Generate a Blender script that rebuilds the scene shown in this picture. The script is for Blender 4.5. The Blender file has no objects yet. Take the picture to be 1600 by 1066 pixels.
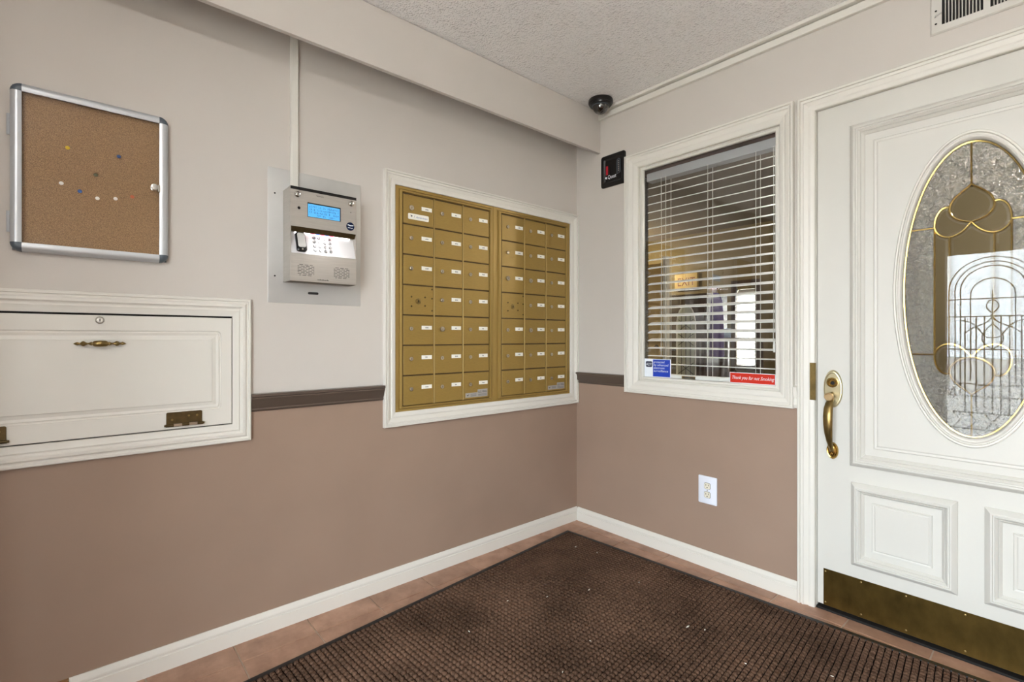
import bpy, bmesh, math, random
import numpy as np
from mathutils import Vector, Matrix
random.seed(7)
S = bpy.context.scene
COL = S.collection
PI = math.pi
R = math.radians

def lin(c):
    return tuple(((v/255)/12.92 if v/255 <= .04045 else ((v/255+.055)/1.055)**2.4) for v in c) + (1.0,)

# ------------------------------------------------------------------ camera
cd = bpy.data.cameras.new('camera'); cam = bpy.data.objects.new('camera', cd); COL.objects.link(cam)
cd.sensor_width = 36; cd.lens = 768/1600*36; cd.shift_y = -5.2/1600; cd.clip_start = .02
cam.location = (2.023, -2.300, 1.12); cam.rotation_euler = (R(90), 0, R(48.823))
S.camera = cam
# ------------------------------------------------------------------ sky: even overcast
W = bpy.data.worlds.new('sky'); S.world = W; W.use_nodes = True
bg = W.node_tree.nodes['Background']; bg.inputs['Color'].default_value = (.84, .92, 1.0, 1); bg.inputs['Strength'].default_value = 28.0
# ------------------------------------------------------------------ lamps
LAMP = (2.35, -2.90, 2.425)
def lamp_point(name, loc, power, radius, color):
    l = bpy.data.lights.new(name, 'POINT'); l.energy = power; l.shadow_soft_size = radius; l.color = color
    o = bpy.data.objects.new(name, l); COL.objects.link(o); o.location = loc; return o
lamp_point('ceiling_bulb', LAMP, 46, .05, (1.0, .965, .93))
sl = bpy.data.lights.new('sun', 'SUN'); sl.energy = 85; sl.angle = R(.6); sl.color = (1, .97, .92)
so = bpy.data.objects.new('sun', sl); COL.objects.link(so); so.rotation_euler = (R(-32), R(8), 0)     # high, from behind the building
lamp_point('lobby_bulb', (-1.75, 3.05, 1.98), 20, .06, (1.0, .80, .48))
lamp_point('lobby_bulb', (.75, 1.05, 2.36), 16, .06, (1.0, .95, .88))  # unseen lamp added to brighten the slat tops
lamp_point('lobby_bulb', (2.2, 1.9, 2.25), 75, .08, (1.0, .90, .76))  # unseen lamp added to lighten what shows through the oval glass
pl = bpy.data.lights.new('door_daylight', 'AREA'); pl.shape = 'RECTANGLE'; pl.size = 1.75; pl.size_y = 2.0; pl.energy = 1
pl.cycles.is_portal = True
po = bpy.data.objects.new('door_daylight', pl); COL.objects.link(po); po.location = (1.98, -3.53, 1.1); po.rotation_euler = (R(90), 0, 0)
S.view_settings.view_transform = 'Standard'; S.view_settings.look = 'None'
S.view_settings.exposure = 0.25; S.view_settings.gamma = 1.0; S.view_settings.use_curve_mapping = False
S.cycles.max_bounces = 14; S.cycles.diffuse_bounces = 6; S.cycles.glossy_bounces = 5
S.cycles.transmission_bounces = 10; S.cycles.transparent_max_bounces = 16
S.cycles.caustics_reflective = False; S.cycles.caustics_refractive = False
S.cycles.sample_clamp_indirect = 40

# ------------------------------------------------------------------ materials
def nt(name):
    m = bpy.data.materials.new(name); m.use_nodes = True
    n = m.node_tree.nodes; l = m.node_tree.links
    return m, n, l, n['Principled BSDF']
def mat(name, rgb, rough=.5, metal=0., spec=.5, var=0., vscale=8, bump=0., bscale=200, bdist=.001, stretch=None, coat=0., emit=None, estr=0):
    """plain painted / metal surface with optional colour mottling and fine relief"""
    m, n, l, p = nt(name)
    p.inputs['Base Color'].default_value = lin(rgb); p.inputs['Roughness'].default_value = rough
    p.inputs['Metallic'].default_value = metal; p.inputs['Specular IOR Level'].default_value = spec
    p.inputs['Coat Weight'].default_value = coat
    tc = n.new('ShaderNodeTexCoord'); vec = tc.outputs['Object']
    if stretch:
        mp = n.new('ShaderNodeMapping'); mp.inputs['Scale'].default_value = stretch
        l.new(vec, mp.inputs['Vector']); vec = mp.outputs['Vector']
    if var:
        t = n.new('ShaderNodeTexNoise'); t.inputs['Scale'].default_value = vscale; t.inputs['Detail'].default_value = 6
        l.new(vec, t.inputs['Vector'])
        r = n.new('ShaderNodeMapRange'); r.inputs['From Min'].default_value = .3; r.inputs['From Max'].default_value = .7
        r.inputs['To Min'].default_value = 1-var; r.inputs['To Max'].default_value = 1+var
        l.new(t.outputs['Fac'], r.inputs['Value'])
        mx = n.new('ShaderNodeMix'); mx.data_type = 'RGBA'; mx.blend_type = 'MULTIPLY'; mx.inputs['Factor'].default_value = 1
        mx.inputs['A'].default_value = lin(rgb); l.new(r.outputs['Result'], mx.inputs['B'])
        l.new(mx.outputs['Result'], p.inputs['Base Color'])
    if bump:
        t = n.new('ShaderNodeTexNoise'); t.inputs['Scale'].default_value = bscale; t.inputs['Detail'].default_value = 4
        l.new(vec, t.inputs['Vector'])
        b = n.new('ShaderNodeBump'); b.inputs['Strength'].default_value = bump; b.inputs['Distance'].default_value = bdist
        l.new(t.outputs['Fac'], b.inputs['Height']); l.new(b.outputs['Normal'], p.inputs['Normal'])
    if emit:
        p.inputs['Emission Color'].default_value = lin(emit); p.inputs['Emission Strength'].default_value = estr
    return m
def glass_flat(name, refl=.10, tint=(1, 1, 1), bump=0, bscale=40, rough=0.0):
    """flat clear pane: straight-through light plus an angle dependent mirror"""
    m, n, l, p = nt(name); n.remove(p)
    out = n['Material Output']
    tr = n.new('ShaderNodeBsdfTransparent'); tr.inputs['Color'].default_value = (*tint, 1)
    gl = n.new('ShaderNodeBsdfGlossy'); gl.inputs['Roughness'].default_value = rough; gl.inputs['Color'].default_value = (1, 1, 1, 1)
    lw = n.new('ShaderNodeLayerWeight'); lw.inputs['Blend'].default_value = .5
    pw = n.new('ShaderNodeMath'); pw.operation = 'POWER'; pw.inputs[1].default_value = 4
    l.new(lw.outputs['Facing'], pw.inputs[0])
    mr = n.new('ShaderNodeMapRange'); mr.inputs['To Min'].default_value = refl; mr.inputs['To Max'].default_value = .95
    l.new(pw.outputs[0], mr.inputs['Value'])
    mx = n.new('ShaderNodeMixShader'); l.new(mr.outputs['Result'], mx.inputs['Fac'])
    l.new(tr.outputs[0], mx.inputs[1]); l.new(gl.outputs[0], mx.inputs[2]); l.new(mx.outputs[0], out.inputs['Surface'])
    if bump:
        tc = n.new('ShaderNodeTexCoord')
        t = n.new('ShaderNodeTexNoise'); t.inputs['Scale'].default_value = bscale; t.inputs['Detail'].default_value = 3
        l.new(tc.outputs['Object'], t.inputs['Vector'])
        b = n.new('ShaderNodeBump'); b.inputs['Strength'].default_value = bump; b.inputs['Distance'].default_value = .004
        l.new(t.outputs['Fac'], b.inputs['Height']); l.new(b.outputs['Normal'], gl.inputs['Normal'])
    return m

M = {}
M['wall_hi'] = mat('greige_paint', (201, 195, 188), .55, spec=.3, var=.02, vscale=2.5, bump=.05, bscale=220)
M['wall_lo'] = mat('brown_paint', (154, 131, 115), .42, spec=.35, var=.045, vscale=3, bump=.05, bscale=220)
M['white'] = mat('white_trim_paint', (219, 216, 208), .38, spec=.4)
M['door_white'] = mat('white_door_paint', (207, 205, 198), .4, spec=.35)
M['rail'] = mat('dark_brown_trim_paint', (88, 75, 66), .3, spec=.5)
M['silver'] = mat('brushed_aluminium', (198, 202, 206), .34, metal=.4)
M['cap'] = mat('grey_plastic_cap', (78, 88, 97), .38)
M['steel'] = mat('brushed_stainless_steel', (182, 176, 168), .42, metal=.45, var=.05, vscale=14, bump=.06, bscale=300, stretch=(1, 1, 12))
M['plate'] = mat('dull_steel_plate', (200, 199, 196), .45, metal=.3, var=.04, vscale=9, bump=.05, bscale=240)
M['chrome'] = mat('chrome', (205, 203, 198), .16, metal=1)
M['nickel'] = mat('nickel', (186, 176, 160), .28, metal=.95)
M['black'] = mat('black_plastic', (16, 15, 15), .28)
M['dark'] = mat('dark_gap', (22, 18, 15), .8)  # near black in place of the shade in gaps, keyholes and duct
M['hole'] = mat('dark_recess', (30, 27, 25), .6)
M['gold'] = mat('gold_enamel', (152, 124, 62), .42, metal=.25, var=.05, vscale=60, bump=.05, bscale=400, stretch=(1, 1, 6))
M['gold_edge'] = mat('gold_enamel_edge', (158, 130, 70), .38, metal=.3)
M['gold_dark'] = mat('gold_enamel_groove', (74, 55, 26), .6)  # darker gold carrying the shadow lines between mailbox doors
M['label'] = mat('white_card', (240, 238, 228), .6)
M['ink'] = mat('grey_ink', (120, 120, 124), .7)
M['ink_blue'] = mat('blue_ink', (92, 112, 178), .6)
M['ink_dark'] = mat('dark_blue_ink', (34, 40, 66), .6)
M['silver_label'] = mat('silver_foil_label', (168, 164, 158), .5, metal=.2)
M['brass'] = mat('polished_brass', (186, 152, 84), .22, metal=1, var=.06, vscale=30)
M['brass_old'] = mat('aged_brass', (140, 119, 74), .32, metal=.9, var=.18, vscale=40)
M['brass_dark'] = mat('dark_antique_brass', (92, 76, 48), .42, metal=.8, var=.2, vscale=60)
M['came'] = mat('brass_came', (190, 160, 92), .25, metal=1)
M['rubber'] = mat('black_rubber', (24, 22, 21), .5, bump=.1, bscale=300)
M['lamp_glass'] = mat('opal_glass', (240, 236, 226), .3)
M['sticker_blue'] = mat('blue_print', (22, 62, 178), .35)
M['sticker_white'] = mat('white_print', (232, 238, 246), .35)
M['sticker_red'] = mat('red_print', (196, 42, 20), .35)
M['lcd'] = mat('lcd_backlight', (70, 140, 190), .3, emit=(84, 176, 236), estr=.6)
M['lcd_ink'] = mat('lcd_characters', (30, 80, 150), .4, emit=(22, 70, 150), estr=.3)
M['badge'] = mat('dark_blue_badge', (18, 30, 62), .25)
M['led_w'] = mat('white_led', (255, 255, 255), .3, emit=(255, 250, 252), estr=6)
M['led_r'] = mat('red_led', (255, 80, 100), .3, emit=(255, 50, 90), estr=3)
M['led_b'] = mat('blue_led', (90, 130, 255), .3, emit=(80, 120, 255), estr=1.6)
M['key'] = mat('steel_key', (150, 149, 148), .35, metal=.5)
M['key_plate'] = mat('bright_steel_plate', (226, 225, 226), .45, metal=.25)
M['blind'] = mat('white_blind_slat', (246, 245, 243), .4)
M['cord'] = mat('white_cord', (222, 220, 214), .7)
M['jamb_wood'] = mat('red_brown_wood', (84, 52, 44), .5, var=.15, vscale=20, stretch=(1, 1, .2))
M['tan_wood'] = mat('tan_wood', (146, 108, 66), .5, var=.15, vscale=25, stretch=(6, .4, 6))
M['vent'] = mat('white_enamel_grille', (206, 203, 196), .4)
M['outlet'] = mat('white_plastic_plate', (226, 230, 240), .3)
M['outlet_face'] = mat('ivory_plastic', (228, 222, 204), .35)
M['smoke'] = glass_flat('smoked_dome', .12, (.10, .09, .085))
M['pane'] = glass_flat('window_glass', .11, (.93, .95, .94))
M['pane_thin'] = glass_flat('acrylic_sheet', .03, (.97, .97, .97))
M['oval_pane'] = glass_flat('sealed_glass_unit', .024, (.95, .97, .97))
M['bevel'] = glass_flat('bevelled_glass', .012, (.90, .93, .93), bump=.05, bscale=6)
M['bevel_edge'] = glass_flat('bevel_facet', .08, (.85, .88, .88))
M['lead'] = mat('lead_came', (52, 54, 58), .5, metal=.5)

# cork
m, n, l, p = nt('cork'); tc = n.new('ShaderNodeTexCoord')
t = n.new('ShaderNodeTexNoise'); t.inputs['Scale'].default_value = 620; t.inputs['Detail'].default_value = 4; l.new(tc.outputs['Object'], t.inputs['Vector'])
cr = n.new('ShaderNodeValToRGB'); e = cr.color_ramp.elements
e[0].position = .33; e[0].color = lin((120, 92, 62)); e[1].position = .66; e[1].color = lin((178, 142, 102))
l.new(t.outputs['Fac'], cr.inputs['Fac']); l.new(cr.outputs['Color'], p.inputs['Base Color']); p.inputs['Roughness'].default_value = .9
b = n.new('ShaderNodeBump'); b.inputs['Strength'].default_value = .35; b.inputs['Distance'].default_value = .001; l.new(t.outputs['Fac'], b.inputs['Height']); l.new(b.outputs['Normal'], p.inputs['Normal'])
M['cork'] = m
# sprayed ceiling
m, n, l, p = nt('sprayed_ceiling'); tc = n.new('ShaderNodeTexCoord')
p.inputs['Base Color'].default_value = lin((240, 239, 238)); p.inputs['Roughness'].default_value = .26; p.inputs['Specular IOR Level'].default_value = .7
hs = []
for sc_, amp in ((58, 1.0), (115, .6)):
    t = n.new('ShaderNodeTexVoronoi'); t.feature = 'F1'; t.inputs['Scale'].default_value = sc_
    l.new(tc.outputs['Object'], t.inputs['Vector'])
    r = n.new('ShaderNodeMapRange'); r.interpolation_type = 'SMOOTHSTEP'; r.inputs['From Min'].default_value = .08; r.inputs['From Max'].default_value = .52; r.inputs['To Min'].default_value = amp; r.inputs['To Max'].default_value = 0
    l.new(t.outputs['Distance'], r.inputs['Value']); hs.append(r)
t = n.new('ShaderNodeTexNoise'); t.inputs['Scale'].default_value = 26; t.inputs['Detail'].default_value = 3; l.new(tc.outputs['Object'], t.inputs['Vector'])
r = n.new('ShaderNodeMapRange'); r.inputs['From Min'].default_value = .38; r.inputs['From Max'].default_value = .62; l.new(t.outputs['Fac'], r.inputs['Value'])
mu = n.new('ShaderNodeMath'); mu.operation = 'MULTIPLY'; l.new(hs[0].outputs['Result'], mu.inputs[0]); l.new(r.outputs['Result'], mu.inputs[1])
ad = n.new('ShaderNodeMath'); ad.operation = 'ADD'; l.new(mu.outputs[0], ad.inputs[0]); l.new(hs[1].outputs['Result'], ad.inputs[1])
b = n.new('ShaderNodeBump'); b.inputs['Strength'].default_value = .8; b.inputs['Distance'].default_value = .005; l.new(ad.outputs[0], b.inputs['Height']); l.new(b.outputs['Normal'], p.inputs['Normal'])
M['ceiling'] = m
# terracotta tile
m, n, l, p = nt('terracotta_tile'); tc = n.new('ShaderNodeTexCoord'); oi = n.new('ShaderNodeObjectInfo')
t = n.new('ShaderNodeTexNoise'); t.inputs['Scale'].default_value = 9; t.inputs['Detail'].default_value = 8; t.inputs['Roughness'].default_value = .65
va = n.new('ShaderNodeVectorMath'); va.operation = 'ADD'; l.new(tc.outputs['Object'], va.inputs[0]); l.new(oi.outputs['Location'], va.inputs[1])
l.new(va.outputs[0], t.inputs['Vector'])
cr = n.new('ShaderNodeValToRGB'); e = cr.color_ramp.elements
e[0].position = .3; e[0].color = lin((146, 110, 90)); e[1].position = .72; e[1].color = lin((188, 150, 126))
l.new(t.outputs['Fac'], cr.inputs['Fac'])
hs = n.new('ShaderNodeHueSaturation'); mr = n.new('ShaderNodeMapRange'); mr.inputs['To Min'].default_value = .9; mr.inputs['To Max'].default_value = 1.1
l.new(oi.outputs['Random'], mr.inputs['Value']); l.new(mr.outputs['Result'], hs.inputs['Value']); l.new(cr.outputs['Color'], hs.inputs['Color'])
l.new(hs.outputs['Color'], p.inputs['Base Color']); p.inputs['Roughness'].default_value = .45
M['tile'] = m
M['grout'] = mat('grout', (196, 180, 164), .9)
# mat pile
m, n, l, p = nt('brown_mat_pile'); tc = n.new('ShaderNodeTexCoord')
t = n.new('ShaderNodeTexNoise'); t.inputs['Scale'].default_value = 3.2; t.inputs['Detail'].default_value = 5; l.new(tc.outputs['Object'], t.inputs['Vector'])
t2 = n.new('ShaderNodeTexNoise'); t2.inputs['Scale'].default_value = 190; t2.inputs['Detail'].default_value = 3; l.new(tc.outputs['Object'], t2.inputs['Vector'])
ad = n.new('ShaderNodeMath'); ad.operation = 'ADD'; l.new(t.outputs['Fac'], ad.inputs[0]); l.new(t2.outputs['Fac'], ad.inputs[1])
cr = n.new('ShaderNodeValToRGB'); e = cr.color_ramp.elements
e[0].position = .38; e[0].color = lin((60, 44, 34)); e[1].position = .66; e[1].color = lin((118, 91, 74))
hf = n.new('ShaderNodeMath'); hf.operation = 'MULTIPLY'; hf.inputs[1].default_value = .5; l.new(ad.outputs[0], hf.inputs[0])
l.new(hf.outputs[0], cr.inputs['Fac']); l.new(cr.outputs['Color'], p.inputs['Base Color']); p.inputs['Roughness'].default_value = .95; p.inputs['Specular IOR Level'].default_value = .1
M['pile'] = m
M['pile_base'] = mat('brown_mat_backing', (24, 17, 14), .95, spec=.05)
# kick plate: worn brass with fine vertical rubs
M['kick'] = mat('worn_brass_plate', (104, 84, 42), .36, metal=.9, var=.3, vscale=12, bump=.06, bscale=50, stretch=(1.6, 1, 1))
# textured cathedral glass: a real slab that refracts
m, n, l, p = nt('rippled_glass'); tc = n.new('ShaderNodeTexCoord')
p.inputs['Base Color'].default_value = (.86, .86, .84, 1); p.inputs['Roughness'].default_value = .08; p.inputs['IOR'].default_value = 1.6; p.inputs['Transmission Weight'].default_value = .85
t = n.new('ShaderNodeTexNoise'); t.inputs['Scale'].default_value = 58; t.inputs['Detail'].default_value = 3; t.inputs['Distortion'].default_value = 2.0; l.new(tc.outputs['Object'], t.inputs['Vector'])
b = n.new('ShaderNodeBump'); b.inputs['Strength'].default_value = 1.0; b.inputs['Distance'].default_value = .012; l.new(t.outputs['Fac'], b.inputs['Height']); l.new(b.outputs['Normal'], p.inputs['Normal'])
M['ripple'] = m

# ------------------------------------------------------------------ mesh building
LW = lambda a, b, h: (h, a, b)            # on the left wall: a = y, b = z, h = out of the wall
BW = lambda a, b, h: (a, -h, b)           # on the back wall: a = x, b = z
WORLD = lambda a, b, h: (a, b, h)
class MB:
    def __init__(s): s.v = []; s.f = []; s.m = []
    def face(s, idx, mi=0): s.f.append(tuple(idx)); s.m.append(mi)
    def loft(s, mp, loops, cap0=False, cap1=True, mi=0, closed=True, mi1=None):
        n_ = len(loops[0]); base = len(s.v)
        for lp in loops: s.v += [mp(*q) for q in lp]
        for k in range(len(loops)-1):
            for i in range(n_ if closed else n_-1):
                j = (i+1) % n_
                s.face((base+k*n_+i, base+k*n_+j, base+(k+1)*n_+j, base+(k+1)*n_+i), mi)
        if cap0: s.face(range(base+n_-1, base-1, -1), mi)
        if cap1: s.face(range(base+(len(loops)-1)*n_, base+len(loops)*n_), mi if mi1 is None else mi1)
        return s
    def box(s, mp, a0, a1, b0, b1, h0, h1, mi=0, ch=0):
        L = lambda i, h: [(a0+i, b0+i, h), (a1-i, b0+i, h), (a1-i, b1-i, h), (a0+i, b1-i, h)]
        loops = [L(0, h0), L(0, h1)] if not ch else [L(0, h0), L(0, h1-ch), L(ch, h1)]
        return s.loft(mp, loops, True, True, mi)
    def prism(s, mp, pts, h0, h1, mi=0, ch=0):
        loops = [[(a, b, h0) for a, b in pts], [(a, b, h1) for a, b in pts]]
        return s.loft(mp, loops, True, True, mi)
    def lathe(s, mp, a, b, prof, n_=20, mi=0, cap0=True, cap1=True, sa=1, sb=1):
        loops = [[(a+r*sa*math.cos(2*PI*i/n_), b+r*sb*math.sin(2*PI*i/n_), h) for i in range(n_)] for r, h in prof]
        return s.loft(mp, loops, cap0, cap1, mi)
    def tube(s, pts, r, n_=8, mi=0, closed=False):
        P = [Vector(q) for q in pts]; rr = r if isinstance(r, (list, tuple)) else [r]*len(P)
        loops = []; up = None
        for i, q in enumerate(P):
            a = P[(i-1) % len(P)] if (closed or i > 0) else P[i]
            c = P[(i+1) % len(P)] if (closed or i < len(P)-1) else P[i]
            t_ = (c-a).normalized()
            if up is None: up = t_.orthogonal().normalized()
            up = (up - t_*up.dot(t_)).normalized(); sd = t_.cross(up)
            loops.append([tuple(q+(up*math.cos(2*PI*k/n_)+sd*math.sin(2*PI*k/n_))*rr[i]) for k in range(n_)])
        if closed: loops.append(loops[0])
        return s.loft(WORLD, loops, not closed, not closed, mi)
    def text(s, mp, string, a, b, h, size, mi=0, rot=0, width=None, align='LEFT', shear=0, flip=False):
        c = bpy.data.curves.new('t', 'FONT'); c.body = string; c.size = size; c.align_x = align; c.shear = shear; c.resolution_u = 3
        o = bpy.data.objects.new('t', c); COL.objects.link(o)
        dg = bpy.context.evaluated_depsgraph_get(); me = bpy.data.meshes.new_from_object(o.evaluated_get(dg))
        xs = [v.co.x for v in me.vertices] or [0]
        k = width/(max(xs)-min(xs)) if width else 1
        base = len(s.v); ca, sa_ = math.cos(rot), math.sin(rot); sg = -1 if flip else 1
        for v in me.vertices:
            x, y = v.co.x*k*sg, v.co.y
            s.v.append(mp(a+x*ca-y*sa_, b+x*sa_+y*ca, h))
        for f in me.polygons: s.face([base+i for i in f.vertices], mi)
        bpy.data.objects.remove(o); bpy.data.curves.remove(c); bpy.data.meshes.remove(me)
        return s
    def build(s, name, mats, parent=None, smooth=True, angle=32, recalc=True, origin=None):
        off = Vector(parent['_o']) if parent is not None and '_o' in parent else Vector((0, 0, 0))
        if origin is not None: off = Vector(origin)
        me = bpy.data.meshes.new(name)
        me.from_pydata([tuple(Vector(v)-off) for v in s.v], [], s.f)
        if not isinstance(mats, (list, tuple)): mats = [mats]
        for q in mats: me.materials.append(q)
        me.polygons.foreach_set('material_index', s.m)
        if recalc:
            bm = bmesh.new(); bm.from_mesh(me); bmesh.ops.recalc_face_normals(bm, faces=bm.faces); bm.to_mesh(me); bm.free()
        me.polygons.foreach_set('use_smooth', [smooth]*len(me.polygons))
        if smooth: me.set_sharp_from_angle(angle=R(angle))
        me.update()
        o = bpy.data.objects.new(name, me); COL.objects.link(o)
        if parent is not None:
            o.parent = parent
            if origin is not None: o.location = off - (Vector(parent['_o']) if '_o' in parent else Vector((0, 0, 0)))
            else: o['_o'] = tuple(off)
        else:
            o['_o'] = tuple(off)
            if origin is not None: o.location = off
        return o
def tag(o, label, cat, group=None, kind=None):
    o['label'] = label; o['category'] = cat
    if group: o['group'] = group
    if kind: o['kind'] = kind
    return o
def struct(o, label=None, cat=None):
    o['kind'] = 'structure'
    if label: o['label'] = label
    if cat: o['category'] = cat
    return o
def thing(name, label, cat, loc=(0, 0, 0), group=None):
    o = bpy.data.objects.new(name, None); COL.objects.link(o); o.location = loc; o['_o'] = tuple(loc); o.empty_display_size = .05
    return tag(o, label, cat, group)
def rect(a0, a1, b0, b1, h, i=0):
    return [(a0+i, b0+i, h), (a1-i, b0+i, h), (a1-i, b1-i, h), (a0+i, b1-i, h)]
def rrect(a0, a1, b0, b1, h, i=0, r=.01, n_=5):
    a0 += i; a1 -= i; b0 += i; b1 -= i; out = []
    for cx, cy, s0 in ((a1-r, b0+r, -90), (a1-r, b1-r, 0), (a0+r, b1-r, 90), (a0+r, b0+r, 180)):
        for k in range(n_+1):
            t_ = R(s0+90*k/n_); out.append((cx+r*math.cos(t_), cy+r*math.sin(t_), h))
    return out
def ell(ca, cb, ra, rb, h, n_=72):
    return [(ca+ra*math.cos(2*PI*i/n_), cb+rb*math.sin(2*PI*i/n_), h) for i in range(n_)]
def moulding(mb, mp, a0, a1, b0, b1, prof, mi=0):
    """mitred picture frame: prof is a list of (inset, height)"""
    return mb.loft(mp, [rect(a0, a1, b0, b1, h, u) for u, h in prof], False, False, mi)

# ================================================================== THE SETTING
ZC = 2.448; XR = 3.35; YF = -3.40; SPLIT = .876
# floor with tiles
fl = struct(MB().box(WORLD, -.12, XR+.12, YF-.1, .06, -.10, -.004).build('floor', M['grout']), 'terracotta tiled floor of the entry vestibule', 'floor')
MA = Vector((.091, -.182)); MU = Vector((1, .056)).normalized(); MV = Vector((.092, -1)).normalized(); ML, MW = 2.25, 2.7
def in_mat(x, y):
    d = Vector((x, y))-MA; det = MU.x*MV.y-MU.y*MV.x
    u = (d.x*MV.y-d.y*MV.x)/det; v = (MU.x*d.y-MU.y*d.x)/det
    return 0 < u < ML and 0 < v < MW
xs = [.0]+[.132+.26*k for k in range(13)]+[XR]; ys = [.0]+[-.079-.258*k for k in range(13)]+[YF]
full = None
for i in range(len(xs)-1):
    for j in range(len(ys)-1):
        x0, x1, y1, y0 = xs[i], xs[i+1], ys[j], ys[j+1]
        if x1-x0 < .012 or y1-y0 < .012: continue
        if all(in_mat(x, y) for x in (x0, x1) for y in (y0, y1)): continue
        g = .0024; c = ((x0+x1)/2, (y0+y1)/2, 0)
        if abs(x1-x0-.26) < 1e-4 and abs(y1-y0-.258) < 1e-4:
            if full is None:
                full = MB().box(WORLD, x0+g, x1-g, y0+g, y1-g, -.006, 0, ch=.0012).build('tile', M['tile'], fl, origin=c)
            else:
                o = full.copy(); COL.objects.link(o); o.parent = fl; o.location = c
        else:
            MB().box(WORLD, x0+g, x1-g, y0+g, y1-g, -.006, 0, ch=.0012).build('tile', M['tile'], fl, origin=c)

# left wall: two paint colours meet behind the chair rail
mb = MB(); mb.box(WORLD, -.12, 0, YF, .12, SPLIT, 2.62, 0); mb.box(WORLD, -.12, 0, YF, .12, -.1, SPLIT, 1)
struct(mb.build('wall_left', [M['wall_hi'], M['wall_lo']]), 'long wall painted greige above and brown below the chair rail', 'wall')
# back wall with window and door openings
WX0, WX1, WZ0, WZ1 = .432, 1.20, .865, 2.075     # rough window opening
DX0, DX1, DZ1 = 1.300, 2.280, 2.078              # rough door opening
mb = MB()
def bw(x0, x1, z0, z1):
    if z0 < SPLIT < z1: bw(x0, x1, z0, SPLIT); bw(x0, x1, SPLIT, z1); return
    mb.box(WORLD, x0, x1, 0, .12, z0, z1, 0 if z0 >= SPLIT-1e-6 else 1)
bw(0, WX0, -.1, 2.62); bw(WX0, WX1, -.1, WZ0); bw(WX0, WX1, WZ1, 2.62); bw(WX1, DX0, -.1, 2.62); bw(DX0, DX1, DZ1, 2.62); bw(DX1, XR, -.1, 2.62)
struct(mb.build('wall_back', [M['wall_hi'], M['wall_lo']]), 'wall with the white door and the window, greige over brown', 'wall')
mb = MB(); mb.box(WORLD, XR, XR+.12, YF, .12, SPLIT, 2.62, 0); mb.box(WORLD, XR, XR+.12, YF, .12, -.1, SPLIT, 1)
struct(mb.build('wall_right', [M['wall_hi'], M['wall_lo']]), 'plain wall facing the mailboxes, behind the viewer', 'wall')
# entrance wall behind the viewer, with the leaded glass street door and a sidelight
EX0, EX1, EZ1 = 1.10, 2.86, 2.09
mb = MB()
for x0, x1, z0, z1 in ((-.12, EX0, SPLIT, 2.62), (EX1, XR+.12, SPLIT, 2.62), (EX0, EX1, EZ1, 2.62)): mb.box(WORLD, x0, x1, YF-.12, YF, z0, z1, 0)
for x0, x1 in ((-.12, EX0), (EX1, XR+.12)): mb.box(WORLD, x0, x1, YF-.12, YF, -.1, SPLIT, 1)
struct(mb.build('wall_front', [M['wall_hi'], M['wall_lo']]), 'street side wall holding the leaded glass entrance', 'wall')
mb = MB(); mb.box(WORLD, 0, 1.0, YF, -2.88, SPLIT, ZC, 0); mb.box(WORLD, 0, 1.0, YF, -2.88, -.1, SPLIT, 1)  # block added out of view to keep entrance daylight off the left wall
struct(mb.build('wall_nook', [M['wall_hi'], M['wall_lo']]), 'projecting wall corner beside the entrance, behind the viewer', 'wall')
struct(MB().box(WORLD, -.12, XR+.12, YF-.12, .12, ZC, ZC+.1).build('ceiling', M['ceiling']), 'white sprayed ceiling with a lumpy glossy texture', 'ceiling')
# hanging fascia board along the long wall
struct(MB().box(WORLD, .165, .184, YF, 0, 2.206, ZC-.003, ch=0).build('trim_1', M['wall_hi']), 'greige fascia board hanging below the ceiling beside the long wall', 'fascia board')
# base boards
def run_profile(mp, a0, a1, prof):
    m_ = MB(); m_.loft(mp, [[(a0, b_, h_) for b_, h_ in prof], [(a1, b_, h_) for b_, h_ in prof]], True, True); return m_
bp = [(0, 0), (0, .014), (.050, .014), (.0515, .0105), (.055, .0105), (.059, .012), (.064, .0115), (.0795, .004), (.0795, 0)]
struct(run_profile(LW, -2.33, 0, bp).build('baseboard_left', M['white'], angle=20), 'white baseboard under the mailboxes', 'baseboard')
struct(run_profile(BW, .0141, 1.249, bp).build('baseboard_back', M['white'], angle=20), 'white baseboard under the window', 'baseboard')
struct(run_profile(LW, YF, -2.331, [(0, 0), (0, .013), (.078, .013), (.0795, .011), (.0795, 0)]).build('trim_2', M['tan_wood']), 'unpainted tan wood baseboard continuing past the white one', 'baseboard')
struct(run_profile(BW, 2.332, XR, bp).build('baseboard_right', M['white'], angle=20), 'white baseboard beyond the door', 'baseboard')
# chair rails
cr_ = [(.843, 0), (.843, .006), (.850, .010), (.855, .008), (.862, .012), (.880, .018), (.892, .024), (.897, .024), (.900, .028), (.909, .028), (.910, 0)]
struct(run_profile(LW, -1.828, -1.2945, cr_).build('trim_3', M['rail'], angle=25), 'dark brown chair rail between white cabinet and mailbox frame', 'chair rail')
struct(run_profile(BW, 0, .3685, cr_).build('trim_4', M['rail'], angle=25), 'short dark brown chair rail left of the window', 'chair rail')
struct(run_profile(BW, 1.236, 1.2495, [(.82, 0), (.82, .012), (.835, .018), (.86, .012), (.885, .022), (.91, .024), (.915, 0)]).build('trim_5', M['white'], angle=25), 'white stub of chair rail squeezed between window and door casings', 'chair rail')
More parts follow.
